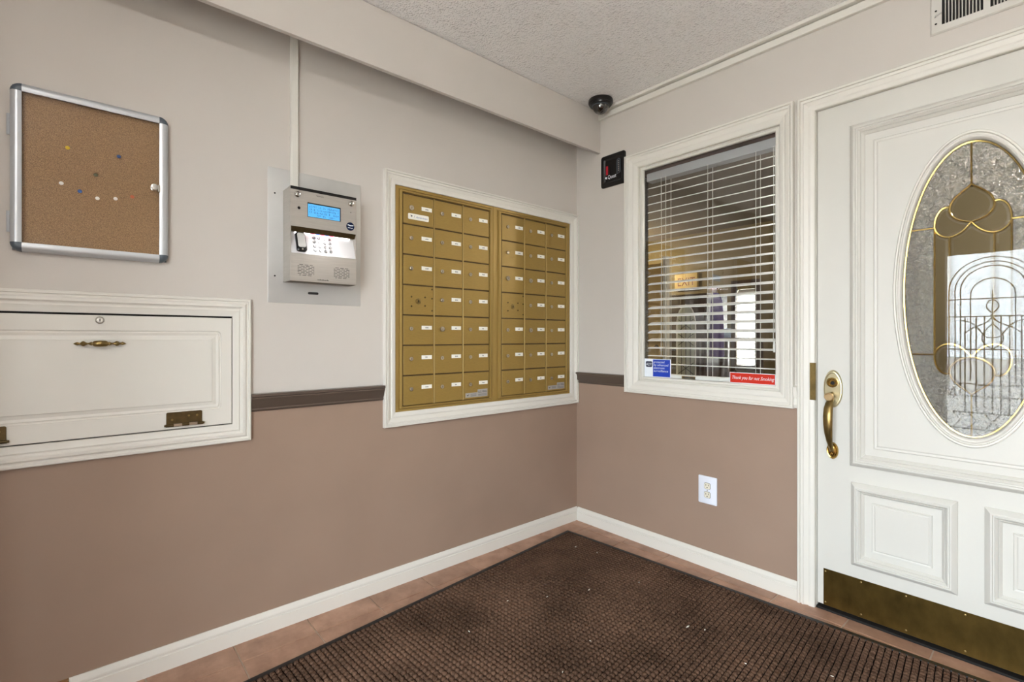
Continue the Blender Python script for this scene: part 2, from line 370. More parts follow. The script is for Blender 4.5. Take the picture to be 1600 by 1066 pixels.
# two stacked strips under the ceiling on the back wall
mb = run_profile(BW, .184, XR, [(2.396, 0), (2.396, .016), (2.398, .018), (2.426, .018), (2.4275, .016), (2.4275, 0)])
m2 = run_profile(BW, .184, XR, [(2.4315, 0), (2.4315, .034), (2.433, .036), (2.444, .036), (ZC, .033), (ZC, 0)])
base = len(mb.v); mb.v += m2.v; mb.f += [tuple(i+base for i in f) for f in m2.f]; mb.m += m2.m
struct(mb.build('trim_6', M['white'], angle=20), 'white two strip moulding along ceiling above window and door', 'moulding')
# mailbox surround
def framed(mp, o, i, steps):
    """o, i = outer and inner rect (a0,a1,b0,b1); steps = (fraction, height)"""
    m_ = MB(); loops = []
    for t_, h_ in steps:
        q = [o[k]+(i[k]-o[k])*t_ for k in range(4)]; loops.append(rect(*q, h_))
    return m_.loft(mp, loops, False, False)
CAS = [(0, 0), (0, .017), (.03, .021), (.14, .021), (.16, .0145), (.22, .0145), (.25, .0205), (.33, .0205), (.36, .017), (.62, .0105), (.64, .0150), (.72, .0160), (.95, .013), (1, .011), (1, 0)]
struct(framed(LW, (-1.294, -.002, .719, 1.873), (-1.238, -.068, .783, 1.812), CAS).build('trim_7', M['white'], angle=14), 'white moulded frame around the gold mailboxes', 'moulding')

# ================================================================== window
win = bpy.data.objects.new('window_1', None); COL.objects.link(win); win['_o'] = (0, 0, 0); struct(win, 'white cased interior window with blinds behind its glass', 'window')
framed(BW, (.368, 1.2355, .817, 2.130), (.452, 1.178, .885, 2.052), [(0, 0), (0, .020), (.03, .024), (.13, .024), (.15, .017), (.20, .017), (.23, .0235), (.31, .0235), (.34, .019), (.60, .012), (.62, .017), (.72, .018), (.94, .013), (1, .010), (1, -.008)]).build('window_casing', M['white'], win, angle=14)
framed(BW, (.448, 1.182, .881, 2.056), (.4775, 1.1555, .908, 2.031), [(0, -.010), (.35, -.006), (.6, .001), (.85, .001), (1, -.004), (1, -.016), (0, -.016)]).build('window_stop', M['white'], win, angle=14)
mb = MB(); mb.box(WORLD, WX0-.012, WX0, .017, .12, WZ0, WZ1); mb.box(WORLD, WX1, WX1+.012, .017, .12, WZ0, WZ1); mb.box(WORLD, WX0, WX1, .017, .12, WZ1, WZ1+.012)
mb.build('window_jamb', M['jamb_wood'], win)
MB().box(WORLD, WX0, WX1, .024, .17, WZ0-.01, .905).build('window_sill', M['vent'], win)
MB().loft(BW, [rect(.452, 1.178, .884, 2.054, -.0165)], False, True).build('glass_pane', M['pane'], win)

# ================================================================== white door
dr = bpy.data.objects.new('door_1', None); COL.objects.link(dr); dr['_o'] = (0, 0, 0)
struct(dr, 'white panelled door with oval leaded glass and brass kick plate', 'door')
DL, DR_, DB, DT, CX = 1.320, 2.260, .020, 2.060, 1.790
DH = -.006                                    # face of the door leaf (just behind the wall plane)
# casing (three sides)
prof = [(0, 0), (0, .018), (.003, .022), (.011, .022), (.0125, .015), (.016, .015), (.018, .0205), (.024, .0205), (.026, .017), (.041, .0105), (.0425, .0145), (.050, .0155), (.062, .013), (.065, .010), (.065, -.05)]
mb = MB(); mb.loft(BW, [[(1.25+u, 0, h_), (1.25+u, 2.127-u, h_), (2.330-u, 2.127-u, h_), (2.330-u, 0, h_)] for u, h_ in prof], False, False, closed=False)
struct(mb.build('trim_8', M['white'], angle=14), 'white moulded casing around the panelled door', 'moulding')
mb = MB()
mb.box(WORLD, DX0, 1.3165, .008, .12, 0, DZ1); mb.box(WORLD, 2.2635, DX1, .008, .12, 0, DZ1); mb.box(WORLD, 1.3165, 2.2635, .008, .12, 2.0635, DZ1)
mb.build('door_jamb', M['white'], dr)
MB().box(WORLD, 1.316, 2.264, .001, .12, -.003, .006).build('threshold', M['dark'], dr)  # near black, with the shade under the door put into its colour
# leaf : slab with an oval hole
OA, OB, OZ = .190, .516, 1.287
N = 96
def ring_to_rect(mb_, a0, a1, b0, b1, ca, cb, ra, rb, h_, mi=0):
    out, inn = [], []
    for i in range(N):
        t_ = 2*PI*i/N; c_, s_ = math.cos(t_), math.sin(t_)
        inn.append((ca+ra*c_, cb+rb*s_, h_))
        k = min(((a1-ca)/c_ if c_ > 1e-6 else ((a0-ca)/c_ if c_ < -1e-6 else 1e9)), ((b1-cb)/s_ if s_ > 1e-6 else ((b0-cb)/s_ if s_ < -1e-6 else 1e9)))
        out.append((ca+c_*k, cb+s_*k, h_))
    for cx_, cb_ in ((a0, b0), (a1, b0), (a1, b1), (a0, b1)):     # snap the closest sample to every corner
        i = min(range(N), key=lambda q: (out[q][0]-cx_)**2+(out[q][1]-cb_)**2); out[i] = (cx_, cb_, h_)
    return out, inn
PX0, PX1, PZ0, PZ1 = 1.489, 2.091, .668, 1.907      # field inside the big moulding
mb = MB()
o1, i1 = ring_to_rect(mb, DL, DR_, DB, DT, CX, OZ, OA, OB, DH)
o2, i2 = ring_to_rect(mb, DL, DR_, DB, DT, CX, OZ, OA, OB, DH-.042)
mb.loft(BW, [i1, o1, o2, i2, i1], False, False)
mb.build('door_leaf', M['door_white'], dr, angle=20)
# big moulding, its field and bead
BIG = [(0, DH), (0, .002), (.012, .017), (.016, .020), (.021, .020), (.023, .0145), (.027, .0145), (.029, .017), (.036, .010), (.038, .0055), (.0395, .0075), (.048, -.001), (.050, -.0075), (.053, -.0075)]
mb = MB(); moulding(mb, BW, 1.436, 2.144, .612, 1.962, BIG); mb.build('panel_moulding', M['door_white'], dr, angle=14)
mb = MB(); o1, i1 = ring_to_rect(mb, 1.492, 2.088, .668, 1.906, CX, OZ, OA, OB, -.0058)
def inset_rect_loop(lp, a0, a1, b0, b1, i, h_):
    q = []
    for a, b, _ in lp: q.append((min(max(a, a0+i), a1-i), min(max(b, b0+i), b1-i), h_))
    return q
R_ = (1.492, 2.088, .668, 1.906)
mb.loft(BW, [o1, inset_rect_loop(o1, *R_, .020, -.0055), inset_rect_loop(o1, *R_, .024, -.0015), inset_rect_loop(o1, *R_, .031, -.0035), inset_rect_loop(o1, *R_, .036, -.0005), [(a, b, -.0005) for a, b, _ in i1], [(a, b, -.02) for a, b, _ in i1]], False, False)
mb.build('raised_field', M['door_white'], dr, angle=14)
# small panels
SM = [(0, DH), (0, .001), (.011, .014), (.015, .017), (.019, .017), (.021, .0115), (.024, .0115), (.026, .014), (.032, .007), (.0335, .0035), (.035, .0055), (.042, -.003), (.043, -.0075), (.046, -.0075)]
for a0, a1 in ((1.440, 1.756), (1.824, 2.140)):
    mb = MB(); moulding(mb, BW, a0, a1, .220, .547, SM); mb.build('panel_moulding', M['door_white'], dr, angle=14)
    mb = MB(); mb.loft(BW, [rect(a0, a1, .22, .547, h_, i) for i, h_ in ((.046, -.0058), (.068, -.0052), (.070, -.0005), (.076, -.002), (.080, .0005))]); mb.build('raised_field', M['door_white'], dr, angle=14)
# oval trim
mb = MB(); mb.loft(BW, [ell(CX, OZ, OA+.025-u, OB+.029-u*1.16, h_, 96) for u, h_ in ((0, -.001), (0, .008), (.003, .012), (.008, .012), (.0095, .003), (.0125, .003), (.014, .012), (.018, .015), (.0225, .0125), (.0265, .004), (.028, -.010))], False, False)
mb.build('oval_trim', M['white'], dr, angle=14)
# --- leaded glass --------------------------------------------------
GA, GB, GH = .187, .512, -.014
def on_oval(a=None, b=None, sg=1):
    if a is not None: return (a, OZ+sg*GB*math.sqrt(max(0, 1-((a-CX)/GA)**2)))
    return (CX+sg*GA*math.sqrt(max(0, 1-((b-OZ)/GB)**2)), b)
def oval_arc(t0, t1, n_=16): return [(CX+GA*math.cos(R(t0+(t1-t0)*k/n_)), OZ+GB*math.sin(R(t0+(t1-t0)*k/n_))) for k in range(n_+1)]
def bez(p0, p1, p2, p3, n_=9):
    return [tuple((1-t)**3*a+3*(1-t)**2*t*b+3*(1-t)*t*t*c+t**3*d for a, b, c, d in zip(p0, p1, p2, p3)) for t in [k/n_ for k in range(n_+1)]]
def ang(pt): return math.degrees(math.atan2((pt[1]-OZ)/GB, (pt[0]-CX)/GA))
mirx = lambda pts: [(2*CX-a, b) for a, b in pts]
mirz = lambda pts: [(a, 2*OZ-b) for a, b in pts]
TIP = (CX, 1.651); CUSP = (CX, 1.521); LX = 1.692
tearL = bez(TIP, (1.772, 1.632), (1.728, 1.610), (1.733, 1.568))+bez((1.733, 1.568), (1.737, 1.540), (1.762, 1.525), CUSP)[1:]     # left side, tip to cusp
MEET = tearL[8]
petL = bez(MEET, (1.712, 1.592), (1.690, 1.560), (LX, 1.515))+bez((LX, 1.515), (1.696, 1.490), (1.715, 1.476), (1.733, 1.476))[1:]+bez((1.733, 1.476), (1.758, 1.478), (1.776, 1.498), CUSP)[1:]
kL = 9                                                                                    # index of (LX,1.515) in petL
SL = 1.733; SR = 2*CX-SL
seg_tear = tearL[8:]                                                                      # tear edge from MEET to cusp
lo_pet = petL[9:]                                                                         # from (LX,1.515) under the petal to cusp
k2 = 9                                                                                    # lo_pet[9] = (SL,1.476)
pieces = []
pieces.append(('bevel', tearL+mirx(tearL)[::-1][1:-1]))
pieces.append(('bevel', petL+seg_tear[::-1][1:-1]))
pieces.append(('ripple', oval_arc(90, ang(on_oval(b=1.515, sg=-1)), 22)+petL[:kL+1][::-1]+tearL[:8][::-1]))
a_hi, a_lo = ang(on_oval(b=1.515, sg=-1)), ang(on_oval(b=2*OZ-1.515, sg=-1))
if a_lo < 0: a_lo += 360
pieces.append(('ripple', oval_arc(a_hi, a_lo, 18)+[(LX, 2*OZ-1.515), (LX, 1.515)]))
strip = lo_pet[:k2+1]
pieces.append(('bevel', strip+mirz(strip)[::-1]))
left = pieces[:]
for kind, pts in left[1:]: pieces.append((kind, mirx(pts)[::-1]))
pieces.append(('bevel', mirz(pieces[0][1])[::-1]))
for kind, pts in (left[1], left[2]):
    pieces.append((kind, mirz(pts)[::-1])); pieces.append((kind, mirx(mirz(pts))))
mid = lo_pet[k2:]
top = mid+mirx(mid)[::-1][1:]
pieces.append(('bevel', top+mirz(top)[::-1]))
def inset_poly(pts, d):
    n_ = len(pts); out = []
    area = sum(pts[i][0]*pts[(i+1) % n_][1]-pts[(i+1) % n_][0]*pts[i][1] for i in range(n_)); sg = 1 if area > 0 else -1
    for i in range(n_):
        p0, p1, p2 = Vector(pts[i-1]), Vector(pts[i]), Vector(pts[(i+1) % n_])
        e1 = (p1-p0); e2 = (p2-p1)
        if e1.length < 1e-7 or e2.length < 1e-7: out.append(tuple(p1)); continue
        n1 = Vector((-e1.y, e1.x)).normalized()*sg; n2 = Vector((-e2.y, e2.x)).normalized()*sg
        b_ = n1+n2
        if b_.length < 1e-3: out.append(tuple(p1+n1*d)); continue
        b_.normalize(); out.append(tuple(p1+b_*min(d/max(.35, b_.dot(n1)), 2*d)))
    return out
def dedupe(pts):
    out = []
    for q in pts:
        if not out or (Vector(q)-Vector(out[-1])).length > 2e-4: out.append(q)
    if (Vector(out[0])-Vector(out[-1])).length < 2e-4: out.pop()
    return out
for kind, pts in pieces:
    pts = dedupe(pts); mb = MB()
    if kind == 'ripple':
        mb.prism(BW, pts, GH-.002, GH+.002); mb.build('textured_pane', M['ripple'], dr, smooth=False)
    else:
        ins = inset_poly(pts, .011)
        mb.loft(BW, [[(a, b, GH-.002) for a, b in pts], [(a, b, GH+.0015) for a, b in ins]], False, True, mi=0, mi1=1)
        mb.build('bevelled_pane', [M['bevel_edge'], M['bevel']], dr, smooth=False)
mb = MB()
def came(pts, r=.0032): mb.tube([BW(a, b, GH+.002) for a, b in dedupe(pts)], r, 6)
mb.tube([BW(a, b, GH+.003) for a, b in [q[:2] for q in ell(CX, OZ, GA-.002, GB-.002, 0, 96)]], .0040, 6, closed=True)
for f_ in (lambda q: q, mirz):
    came(f_(tearL)); came(f_(mirx(tearL))); came(f_(petL)); came(f_(mirx(petL))); came(f_([on_oval(a=CX), TIP]), .003)
    came(f_([on_oval(b=1.515, sg=-1), (LX, 1.515)])); came(f_([on_oval(b=1.515, sg=1), (2*CX-LX, 1.515)]))
for a, z in ((LX, 1.515), (2*CX-LX, 1.515), (SL, 1.476), (SR, 1.476)): came([(a, z), (a, 2*OZ-z)])
mb.build('glass_came', M['came'], dr)
MB().loft(BW, [ell(CX, OZ, GA+.001, GB+.001, -.0055, 96)], False, True).build('clear_pane', M['oval_pane'], dr, smooth=False)
# kick plate, strike plate
kp = MB().box(BW, 1.342, 2.238, .0190, .169, DH, -.0042, ch=.0008).build('kick_plate', M['kick'], dr)
for a in (1.349, 1.472, 1.612, 1.775, 1.95, 2.11, 2.231):
    for b in (.158, .032):
        MB().lathe(BW, a, b, [(.0036, -.0045), (.0036, -.0028), (.002, -.002)], 10).build('screw', M['brass_old'], kp)
hp = MB().box(BW, 1.2975, 1.3190, .861, 1.016, .008, .0172, ch=.001).build('strike_plate', M['brass_old'], dr)
# handle set
hs_ = bpy.data.objects.new('door_handle', None); COL.objects.link(hs_); hs_.parent = dr; hs_['_o'] = (0, 0, 0)
mb = MB(); mb.loft(BW, [ell(1.377, .912, .034*k, .076*k, h_, 40) for k, h_ in ((1, DH), (1, -.001), (.93, .004), (.86, .0045), (.82, .003))]); mb.build('escutcheon', mat('pale_brass', (204, 192, 156), .3, metal=.85), hs_, angle=25)
MB().lathe(BW, 1.377, .938, [(.020, .002), (.020, .010), (.017, .013), (.014, .013), (.0125, .010), (.0125, .0095)], 24).build('lock_cylinder', M['brass'], hs_)
MB().lathe(BW, 1.379, .936, [(.008, .0093), (.006, .0105)], 16).build('keyhole', M['dark'], hs_)
MB().tube([BW(1.376, .893, .006), BW(1.376, .889, .022), BW(1.375, .886, .034)], [.007, .006, .006], 10).build('latch_stem', M['brass_old'], hs_)
MB().lathe(lambda a, b, h: BW(a, .884+(b-.884)*.9+(h-.034)*-.4, h), 1.374, .884, [(.010, .034), (.0165, .036), (.0175, .040), (.013, .044)], 20).build('thumb_latch', mat('rose_brass', (214, 184, 140), .3, metal=.8), hs_)
gp = [(.872, .004), (.866, .022), (.855, .040), (.835, .052), (.805, .058), (.770, .057), (.735, .050), (.705, .038), (.682, .024), (.664, .010), (.656, .002)]
mb = MB(); loops = []
for k, (z, h_) in enumerate(gp):
    t_ = k/(len(gp)-1); w_ = .0085+.0085*math.sin(PI*min(1, t_*1.25))**1.2 if t_ < .8 else .0085
    d_ = .006+.003*math.sin(PI*t_)
    z0, h0 = gp[max(0, k-1)]; z1, h1 = gp[min(len(gp)-1, k+1)]
    tv = Vector((z1-z0, h1-h0)).normalized(); nv = Vector((-tv.y, tv.x))
    loops.append([(1.3755+w_*math.cos(2*PI*i/16), z+nv.x*d_*math.sin(2*PI*i/16), h_+nv.y*d_*math.sin(2*PI*i/16)) for i in range(16)])
mb.loft(BW, loops, True, True); mb.build('grip', M['brass_old'], hs_, angle=50)
mb = MB(); mb.loft(BW, [ell(1.375, .660, .021*k, .034*k, h_, 32) for k, h_ in ((1, DH), (1, -.001), (.88, .004), (.72, .003), (.62, .007), (.3, .011))]); mb.build('rosette', M['brass'], hs_, angle=25)
MB().lathe(BW, 1.375, .648, [(.006, .004), (.006, .012), (.003, .014)], 12).build('rosette_screw', M['brass'], hs_)

# ================================================================== white wall cabinet with drop door
wc = thing('wall_cabinet', 'white wall cabinet with drop-down panel door, lock and brass pull', 'cabinet', (0, -2.264, .74))
CA0, CA1 = -2.700, -1.828
framed(LW, (CA0, CA1, .741, 1.262), (CA0+.061, CA1-.061, .806, 1.197), [(0, 0), (0, .016), (.05, .019), (.14, .019), (.18, .014), (.24, .014), (.33, .020), (.46, .021), (.54, .015), (.60, .014), (.68, .017), (.9, .013), (1, .012), (1, 0)]).build('frame', M['white'], wc, angle=14)
MB().box(LW, CA0+.058, CA1-.058, .803, 1.2, 0, .001).build('backing', M['dark'], wc)  # dark sheet standing in for the shade in the gap around the door
D0, D1, DZ0, DZ1_ = CA0+.064, CA1-.063, .8095, 1.1905
G0, G1, GZ0, GZ1 = CA0+.098, -1.925, .866, 1.143
mb = MB(); rr = lambda i, h_, r_: rrect(G0, G1, GZ0, GZ1, h_, i, r_, 4)
def to_rect_loop(lp, a0, a1, b0, b1, h_):
    ca, cb = (a0+a1)/2, (b0+b1)/2; sa_, sb_ = (a1-a0)/(G1-G0), (b1-b0)/(GZ1-GZ0); out = []
    n_ = len(lp)//4
    cs = [(a1, b0), (a1, b1), (a0, b1), (a0, b0)]
    for q in range(4):
        for k in range(n_): out.append((*cs[q], h_))
    return out
base = rr(0, .013, .012)
edge = to_rect_loop(base, D0, D1, DZ0, DZ1_, .013); edge0 = to_rect_loop(base, D0, D1, DZ0, DZ1_, .002); edge1 = to_rect_loop(base, D0-.0, D1, DZ0, DZ1_, .011); edge2 = to_rect_loop(base, D0+.002, D1-.002, DZ0+.002, DZ1_-.002, .013)
inner = lambda i, h_: rrect(G0, G1, GZ0, GZ1, h_, i, .0015, 4)
mb.loft(LW, [edge0, edge1, edge2, rr(0, .013, .012), rr(.0025, .009, .012), rr(.0055, .009, .011), rr(.008, .0115, .010), inner(.016, .0095), inner(.027, .0125), inner(.029, .0145)], True, True)
wd = mb.build('door_panel', M['white'], wc, angle=20)
# lock
lk = MB(); lk.lathe(LW, -2.258, 1.175, [(.0115, .012), (.0115, .0165), (.0095, .0185), (.0082, .0175), (.0082, .0165), (.0068, .0165), (.0062, .019)], 24); lk.build('lock', M['chrome'], wd)
MB().box(LW, -2.2592, -2.2568, 1.1705, 1.1795, .0185, .0195).build('keyhole', M['black'], wd)
# pull: turned spindle on two posts
PZ, PH = 1.1015, .036
prof = [(-.063, .0005), (-.058, .004), (-.054, .0055), (-.050, .0032), (-.0465, .0032), (-.043, .0075), (-.039, .0082), (-.035, .0050), (-.031, .0028), (-.027, .0028), (-.024, .0050), (-.021, .0060), (-.0185, .0045), (-.017, .0045), (-.0165, .0075), (-.012, .0092), (0, .0100)]
prof = prof+[(-a, r) for a, r in prof[:-1]][::-1]
mb = MB(); mb.tube([LW(-2.257+a, PZ, PH-.26*abs(a)) for a, r in prof], [r for a, r in prof], 12); mb.build('pull', M['brass_old'], wd, angle=45)
for s_ in (-1, 1):
    MB().tube([LW(-2.257+s_*.040, PZ, .012), LW(-2.257+s_*.040, PZ, .028)], [.006, .004], 10).build('pull_post', M['brass_dark'], wd)
# hinges
for a0 in (-2.087, -2.566):
    mb = MB(); mb.loft(LW, [rrect(a0, a0+.103, .826, .867, h_, i, .004, 3) for h_, i in ((.0125, 0), (.0155, 0), (.0165, .001))], True, True)
    hg = mb.build('hinge', M['brass_dark'], wc)
    mb = MB(); mb.tube([LW(a0-.002, .8235, .019), LW(a0+.105, .8235, .019)], .0052, 12)
    for q in (a0-.004, a0+.107): mb.tube([LW(q-.002, .8235, .019), LW(q+.002, .8235, .019)], .0038, 10)
    mb.build('hinge_barrel', M['brass_dark'], hg)
    for q in (.016, .064, .088): MB().lathe(LW, a0+q, .846+(.006 if q > .02 else -.004), [(.0036, .0162), (.0036, .0172), (.001, .0168)], 10).build('screw', M['brass_old'], hg)
    for q in (.02, .064): MB().box(LW, a0+q, a0+q+.024, .8195, .829, .0215, .0246, ch=.001).build('knuckle', M['nickel'], hg)

# ================================================================== cork notice board
nb = thing('notice_board', 'cork notice board in a rounded aluminium frame with grey corners', 'notice board', (0, -2.269, 1.372))
B0, B1, BZ0, BZ1, BWD, BH = -2.456, -2.082, 1.370, 1.856, .0250, .030
MB().box(LW, B0+.004, B1-.004, BZ0+.004, BZ1-.004, 0, .006).build('back_panel', M['cap'], nb)
MB().box(LW, B0+.015, B1-.015, BZ0+.015, BZ1-.015, .006, .009).build('cork_sheet', M['cork'], nb)
MB().loft(LW, [rect(B0+.015, B1-.015, BZ0+.015, BZ1-.015, .0235)], False, True).build('clear_pane', M['pane_thin'], nb)
secP = [(0, .004), (0, .016), (.0025, .0235), (.007, .0285), (.0125, BH), (.018, BH), (BWD, .028), (BWD, .0225), (.004, .0045)]   # (u from outer edge, h)
CR = .030
def rail(a_or_b, lo, hi, outer, sgn, vertical):
    m_ = MB()
    if vertical: loops = [[(outer+sgn*u, t_, h_) for u, h_ in secP] for t_ in (lo, hi)]
    else: loops = [[(t_, outer+sgn*u, h_) for u, h_ in secP] for t_ in (lo, hi)]
    m_.loft(LW, loops, True, True); m_.build('frame_rail', M['silver'], nb, angle=50)
CC = BWD
rail(0, BZ0+CC, BZ1-CC, B0, 1, True); rail(0, BZ0+CC, BZ1-CC, B1, -1, True)
rail(0, B0+CC, B1-CC, BZ0, 1, False); rail(0, B0+CC, B1-CC, BZ1, -1, False)
for ca, cb, t0 in ((B0+CC, BZ0+CC, 180), (B1-CC, BZ0+CC, 270), (B1-CC, BZ1-CC, 0), (B0+CC, BZ1-CC, 90)):
    m_ = MB(); loops = []
    for k in range(9):
        t_ = R(t0+90*k/8); loops.append([(ca+math.cos(t_)*(CC-u+.0004), cb+math.sin(t_)*(CC-u+.0004), h_+.0004) for u, h_ in secP])
    m_.loft(LW, loops, True, True); m_.build('corner_cap', M['cap'], nb, angle=50)
lk = MB(); lk.lathe(LW, -2.1215, 1.613, [(.010, .0225), (.010, .030), (.0078, .031), (.0078, .040), (.0095, .041), (.0095, .046), (.0055, .047)], 18); lk.build('lock', M['chrome'], nb)
MB().box(LW, -2.112, -2.1046, 1.602, 1.626, .0236, .030, ch=.001).build('lock_catch', M['chrome'], nb)
for z in (1.455, 1.735):
    MB().tube([LW(B0-.004, z-.03, .006), LW(B0-.004, z+.03, .006)], .004, 8).build('hinge', M['silver'], nb)
pins = [(-2.333, 1.697, (214, 178, 30), 'yellow pushpin, topmost left on the cork board'), (-2.212, 1.700, (36, 74, 128), 'dark blue pushpin at upper right of the cork board'),
        (-2.268, 1.629, (84, 84, 44), 'olive green pushpin in the middle of the cork board'), (-2.347, 1.587, (236, 232, 224), 'white pushpin furthest left on the cork board'),
        (-2.305, 1.571, (30, 84, 160), 'blue pushpin between two white ones low on the cork'), (-2.264, 1.557, (240, 236, 226), 'lowest white pushpin, just right of the low blue pin'),
        (-2.220, 1.564, (232, 226, 220), 'white pushpin beside the orange one, lower cork board'), (-2.178, 1.578, (196, 96, 52), 'small orange pushpin nearest the board lock')]
for i, (a, b, c, lab) in enumerate(pins):
    pm = mat('pin_plastic', c, .3)
    mb = MB(); f_ = lambda A, B_, h, b=b: LW(A, B_-.25*(h-.009), h)
    mb.lathe(f_, a, b, [(.0046, .0098), (.0048, .0108), (.003, .0125), (.0028, .0165), (.0052, .0192), (.0055, .0206), (.0036, .0218)], 14)
    o = mb.build('pushpin', pm, angle=50, origin=LW(a, b, .009)); tag(o, lab, 'pushpin', 'pushpins in the cork board')

# ================================================================== cable conduit
o = MB(); o.loft(LW, [[(-1.687, z, .0), (-1.687, z, .012), (-1.683, z, .017), (-1.662, z, .017), (-1.658, z, .012), (-1.658, z, 0)] for z in (1.691, ZC)], True, True)
tag(o.build('cable_conduit', M['white'], angle=25, origin=(0, -1.672, 1.69)), 'white vertical cable conduit rising from the entry phone to the ceiling', 'conduit')

# ================================================================== entry phone on its steel plate
ep = thing('entry_phone', 'stainless steel door entry phone with lit keypad on a steel plate', 'entry phone', (0, -1.583, 1.255))
mb = MB(); mb.loft(LW, [rrect(-1.768, -1.398, 1.255, 1.774, h_, i, .002, 2) for h_, i in ((0, 0), (.002, 0), (.0026, .0008))], True, True); mb.build('back_plate', M['plate'], ep)
for a, b in ((-1.743, 1.676), (-1.743, 1.358), (-1.423, 1.676), (-1.423, 1.358)): MB().lathe(LW, a, b, [(.0034, .0024), (.0034, .0034), (.002, .0038)], 10).build('plate_screw', M['hole'], ep)
mb = MB(); mb.loft(LW, [rrect(-1.619, -1.577, 1.2935, 1.3035, h_, 0, .0048, 5) for h_ in (.0024, .0030)], True, True); mb.build('plate_slot', M['hole'], ep)
A0, A1, FH = -1.713, -1.455, .090
side = [(0, 1.335), (FH, 1.335), (FH, 1.439), (.062, 1.524), (.076, 1.524), (FH, 1.541), (FH, 1.676), (FH, 1.684), (FH-.004, 1.690), (0, 1.690)]
mb = MB(); mb.loft(lambda a, b, h: LW(a, b, h), [[(a, z, h_) for h_, z in side] for a in (A0+.003, A1-.003)], True, True); mb.build('housing', M['steel'], ep, angle=20)
for a in (A0, A1-.003):
    MB().box(LW, a, a+.003, 1.335, 1.690, .001, FH-.0002).build('side_cheek', M['steel'], ep)
MB().box(LW, A0+.001, A1-.001, 1.680, 1.6915, FH-.03, FH+.0012).build('top_seam', M['black'], ep)  # black strip painting the shadow gap under the top edge
MB().box(LW, A0+.001, A1-.001, 1.3345, 1.3385, FH-.06, FH-.0005).build('bottom_lip', M['brass_dark'], ep)
# lower and upper faces as thin plates
uf = MB().box(LW, A0+.002, A1-.001, 1.541, 1.680, FH, FH+.0015, ch=.0006).build('upper_face', M['steel'], ep)
lf = MB().box(LW, A0+.002, A1-.001, 1.340, 1.439, FH, FH+.0015, ch=.0006).build('lower_face', M['steel'], ep)
mb = MB(); mb.box(lambda a, b, h: LW(a, 1.5235+b*.0175, FH-.014+b*.014+h), A0+.003, A1-.003, 0, 1, .0004, .0012); mb.build('hood_lip', M['brass_dark'], ep)  # dark sheet on the down-facing bevel, its shade put into the colour
for a, b in ((-1.688, 1.661), (-1.4795, 1.663)):
    k = MB(); k.lathe(LW, a, b, [(.0112, FH+.001), (.0112, FH+.008), (.009, FH+.0105), (.0075, FH+.0095), (.006, FH+.0105)], 22); k.build('lock', M['chrome'], uf)
    MB().box(LW, a-.001, a+.001, b-.004, b+.004, FH+.0103, FH+.0112).build('keyhole', M['black'], uf)
MB().lathe(LW, -1.682, 1.612, [(.0055, FH+.0014), (.0055, FH+.002)], 16).build('camera_hole', M['black'], uf)
MB().lathe(LW, -1.4795, 1.628, [(.0018, FH+.0014), (.0018, FH+.002)], 10).build('indicator_hole', M['hole'], uf)
mb = MB(); mb.loft(LW, [rect(-1.649, -1.5225, 1.585, 1.637, FH+.0014, -.0015), rect(-1.649, -1.5225, 1.585, 1.637, FH+.0022, -.0015)], True, True); mb.build('screen_bezel', M['black'], uf)
mb = MB(); SC0, SC1, SZ0, SZ1 = -1.649, -1.525, 1.585, 1.634
mb.box(LW, SC0, SC1, SZ0, SZ1, FH+.0016, FH+.0026, 0)
rs = random.Random(3)
for r_ in range(4):
    for c_ in range(20):
        if (r_ == 3 and (c_ < 4 or c_ > 16)) or rs.random() < .14: continue
        a = SC0+.005+c_*.0058; b = SZ1-.0135-r_*.0108
        for px in range(3):
            for py in range(4):
                if rs.random() < .6: mb.box(LW, a+px*.0013, a+px*.0013+.0011, b+py*.0019, b+py*.0019+.0016, FH+.0026, FH+.0027, 1)
mb.build('screen', [M['lcd'], M['lcd_ink']], uf, smooth=False)
bd = MB(); bd.lathe(LW, -1.4815, 1.5705, [(.0168, FH+.0014), (.0168, FH+.0025), (.0160, FH+.003)], 28, 0)
bd.loft(LW, [[(-1.494, 1.5745, FH+.0034), (-1.482, 1.5715, FH+.0034), (-1.469, 1.5735, FH+.0034), (-1.469, 1.5765, FH+.0034), (-1.482, 1.5755, FH+.0034), (-1.492, 1.579, FH+.0034)]], False, True, 1)
bd.loft(LW, [[(-1.492, 1.564, FH+.0034), (-1.472, 1.5625, FH+.0034), (-1.472, 1.5645, FH+.0034), (-1.492, 1.566, FH+.0034)]], False, True, 1)
bd.build('badge', [M['badge'], M['sticker_white']], uf)
mb = MB(); mb.tube([LW(-1.617+.0016*k, 1.669+.0032*math.sin(k*1.9)*(1 if k < 9 else .6), FH+.0017) for k in range(18)], .0005, 4); mb.build('engraved_mark', M['hole'], uf, smooth=False)
# keypad plate, sloping
KB, KT = Vector((FH+.001, 1.4395)), Vector((.0622, 1.524)); KD = (KT-KB); KL = KD.length; KD.normalize(); KN = Vector((KD.y, -KD.x))
def KP(a, t_, q): v = KB+KD*t_+KN*q; return LW(a, v.y, v.x)
kp_ = MB().box(KP, A0+.004, A1-.004, .0005, KL-.002, 0, .0012).build('keypad_plate', M['key_plate'], ep)
marks = ['1', '2', '3', 'A', '4', '5', '6', 'B', '7', '8', '9', 'C', '*', '0', '#', 'D']
for r_ in range(4):
    for c_ in range(4):
        a = -1.6185+c_*.0198; t_ = KL-.0155-r_*.0178
        k = MB(); k.lathe(KP, a, t_, [(.0066, .001), (.0066, .0045), (.0056, .0058), (.0048, .0055)], 16, 0)
        k.text(KP, marks[r_*4+c_], a, t_-.0026, .00575, .0072, 1, align='CENTER')
        k.build('key', [M['key'], M['hole']], kp_)
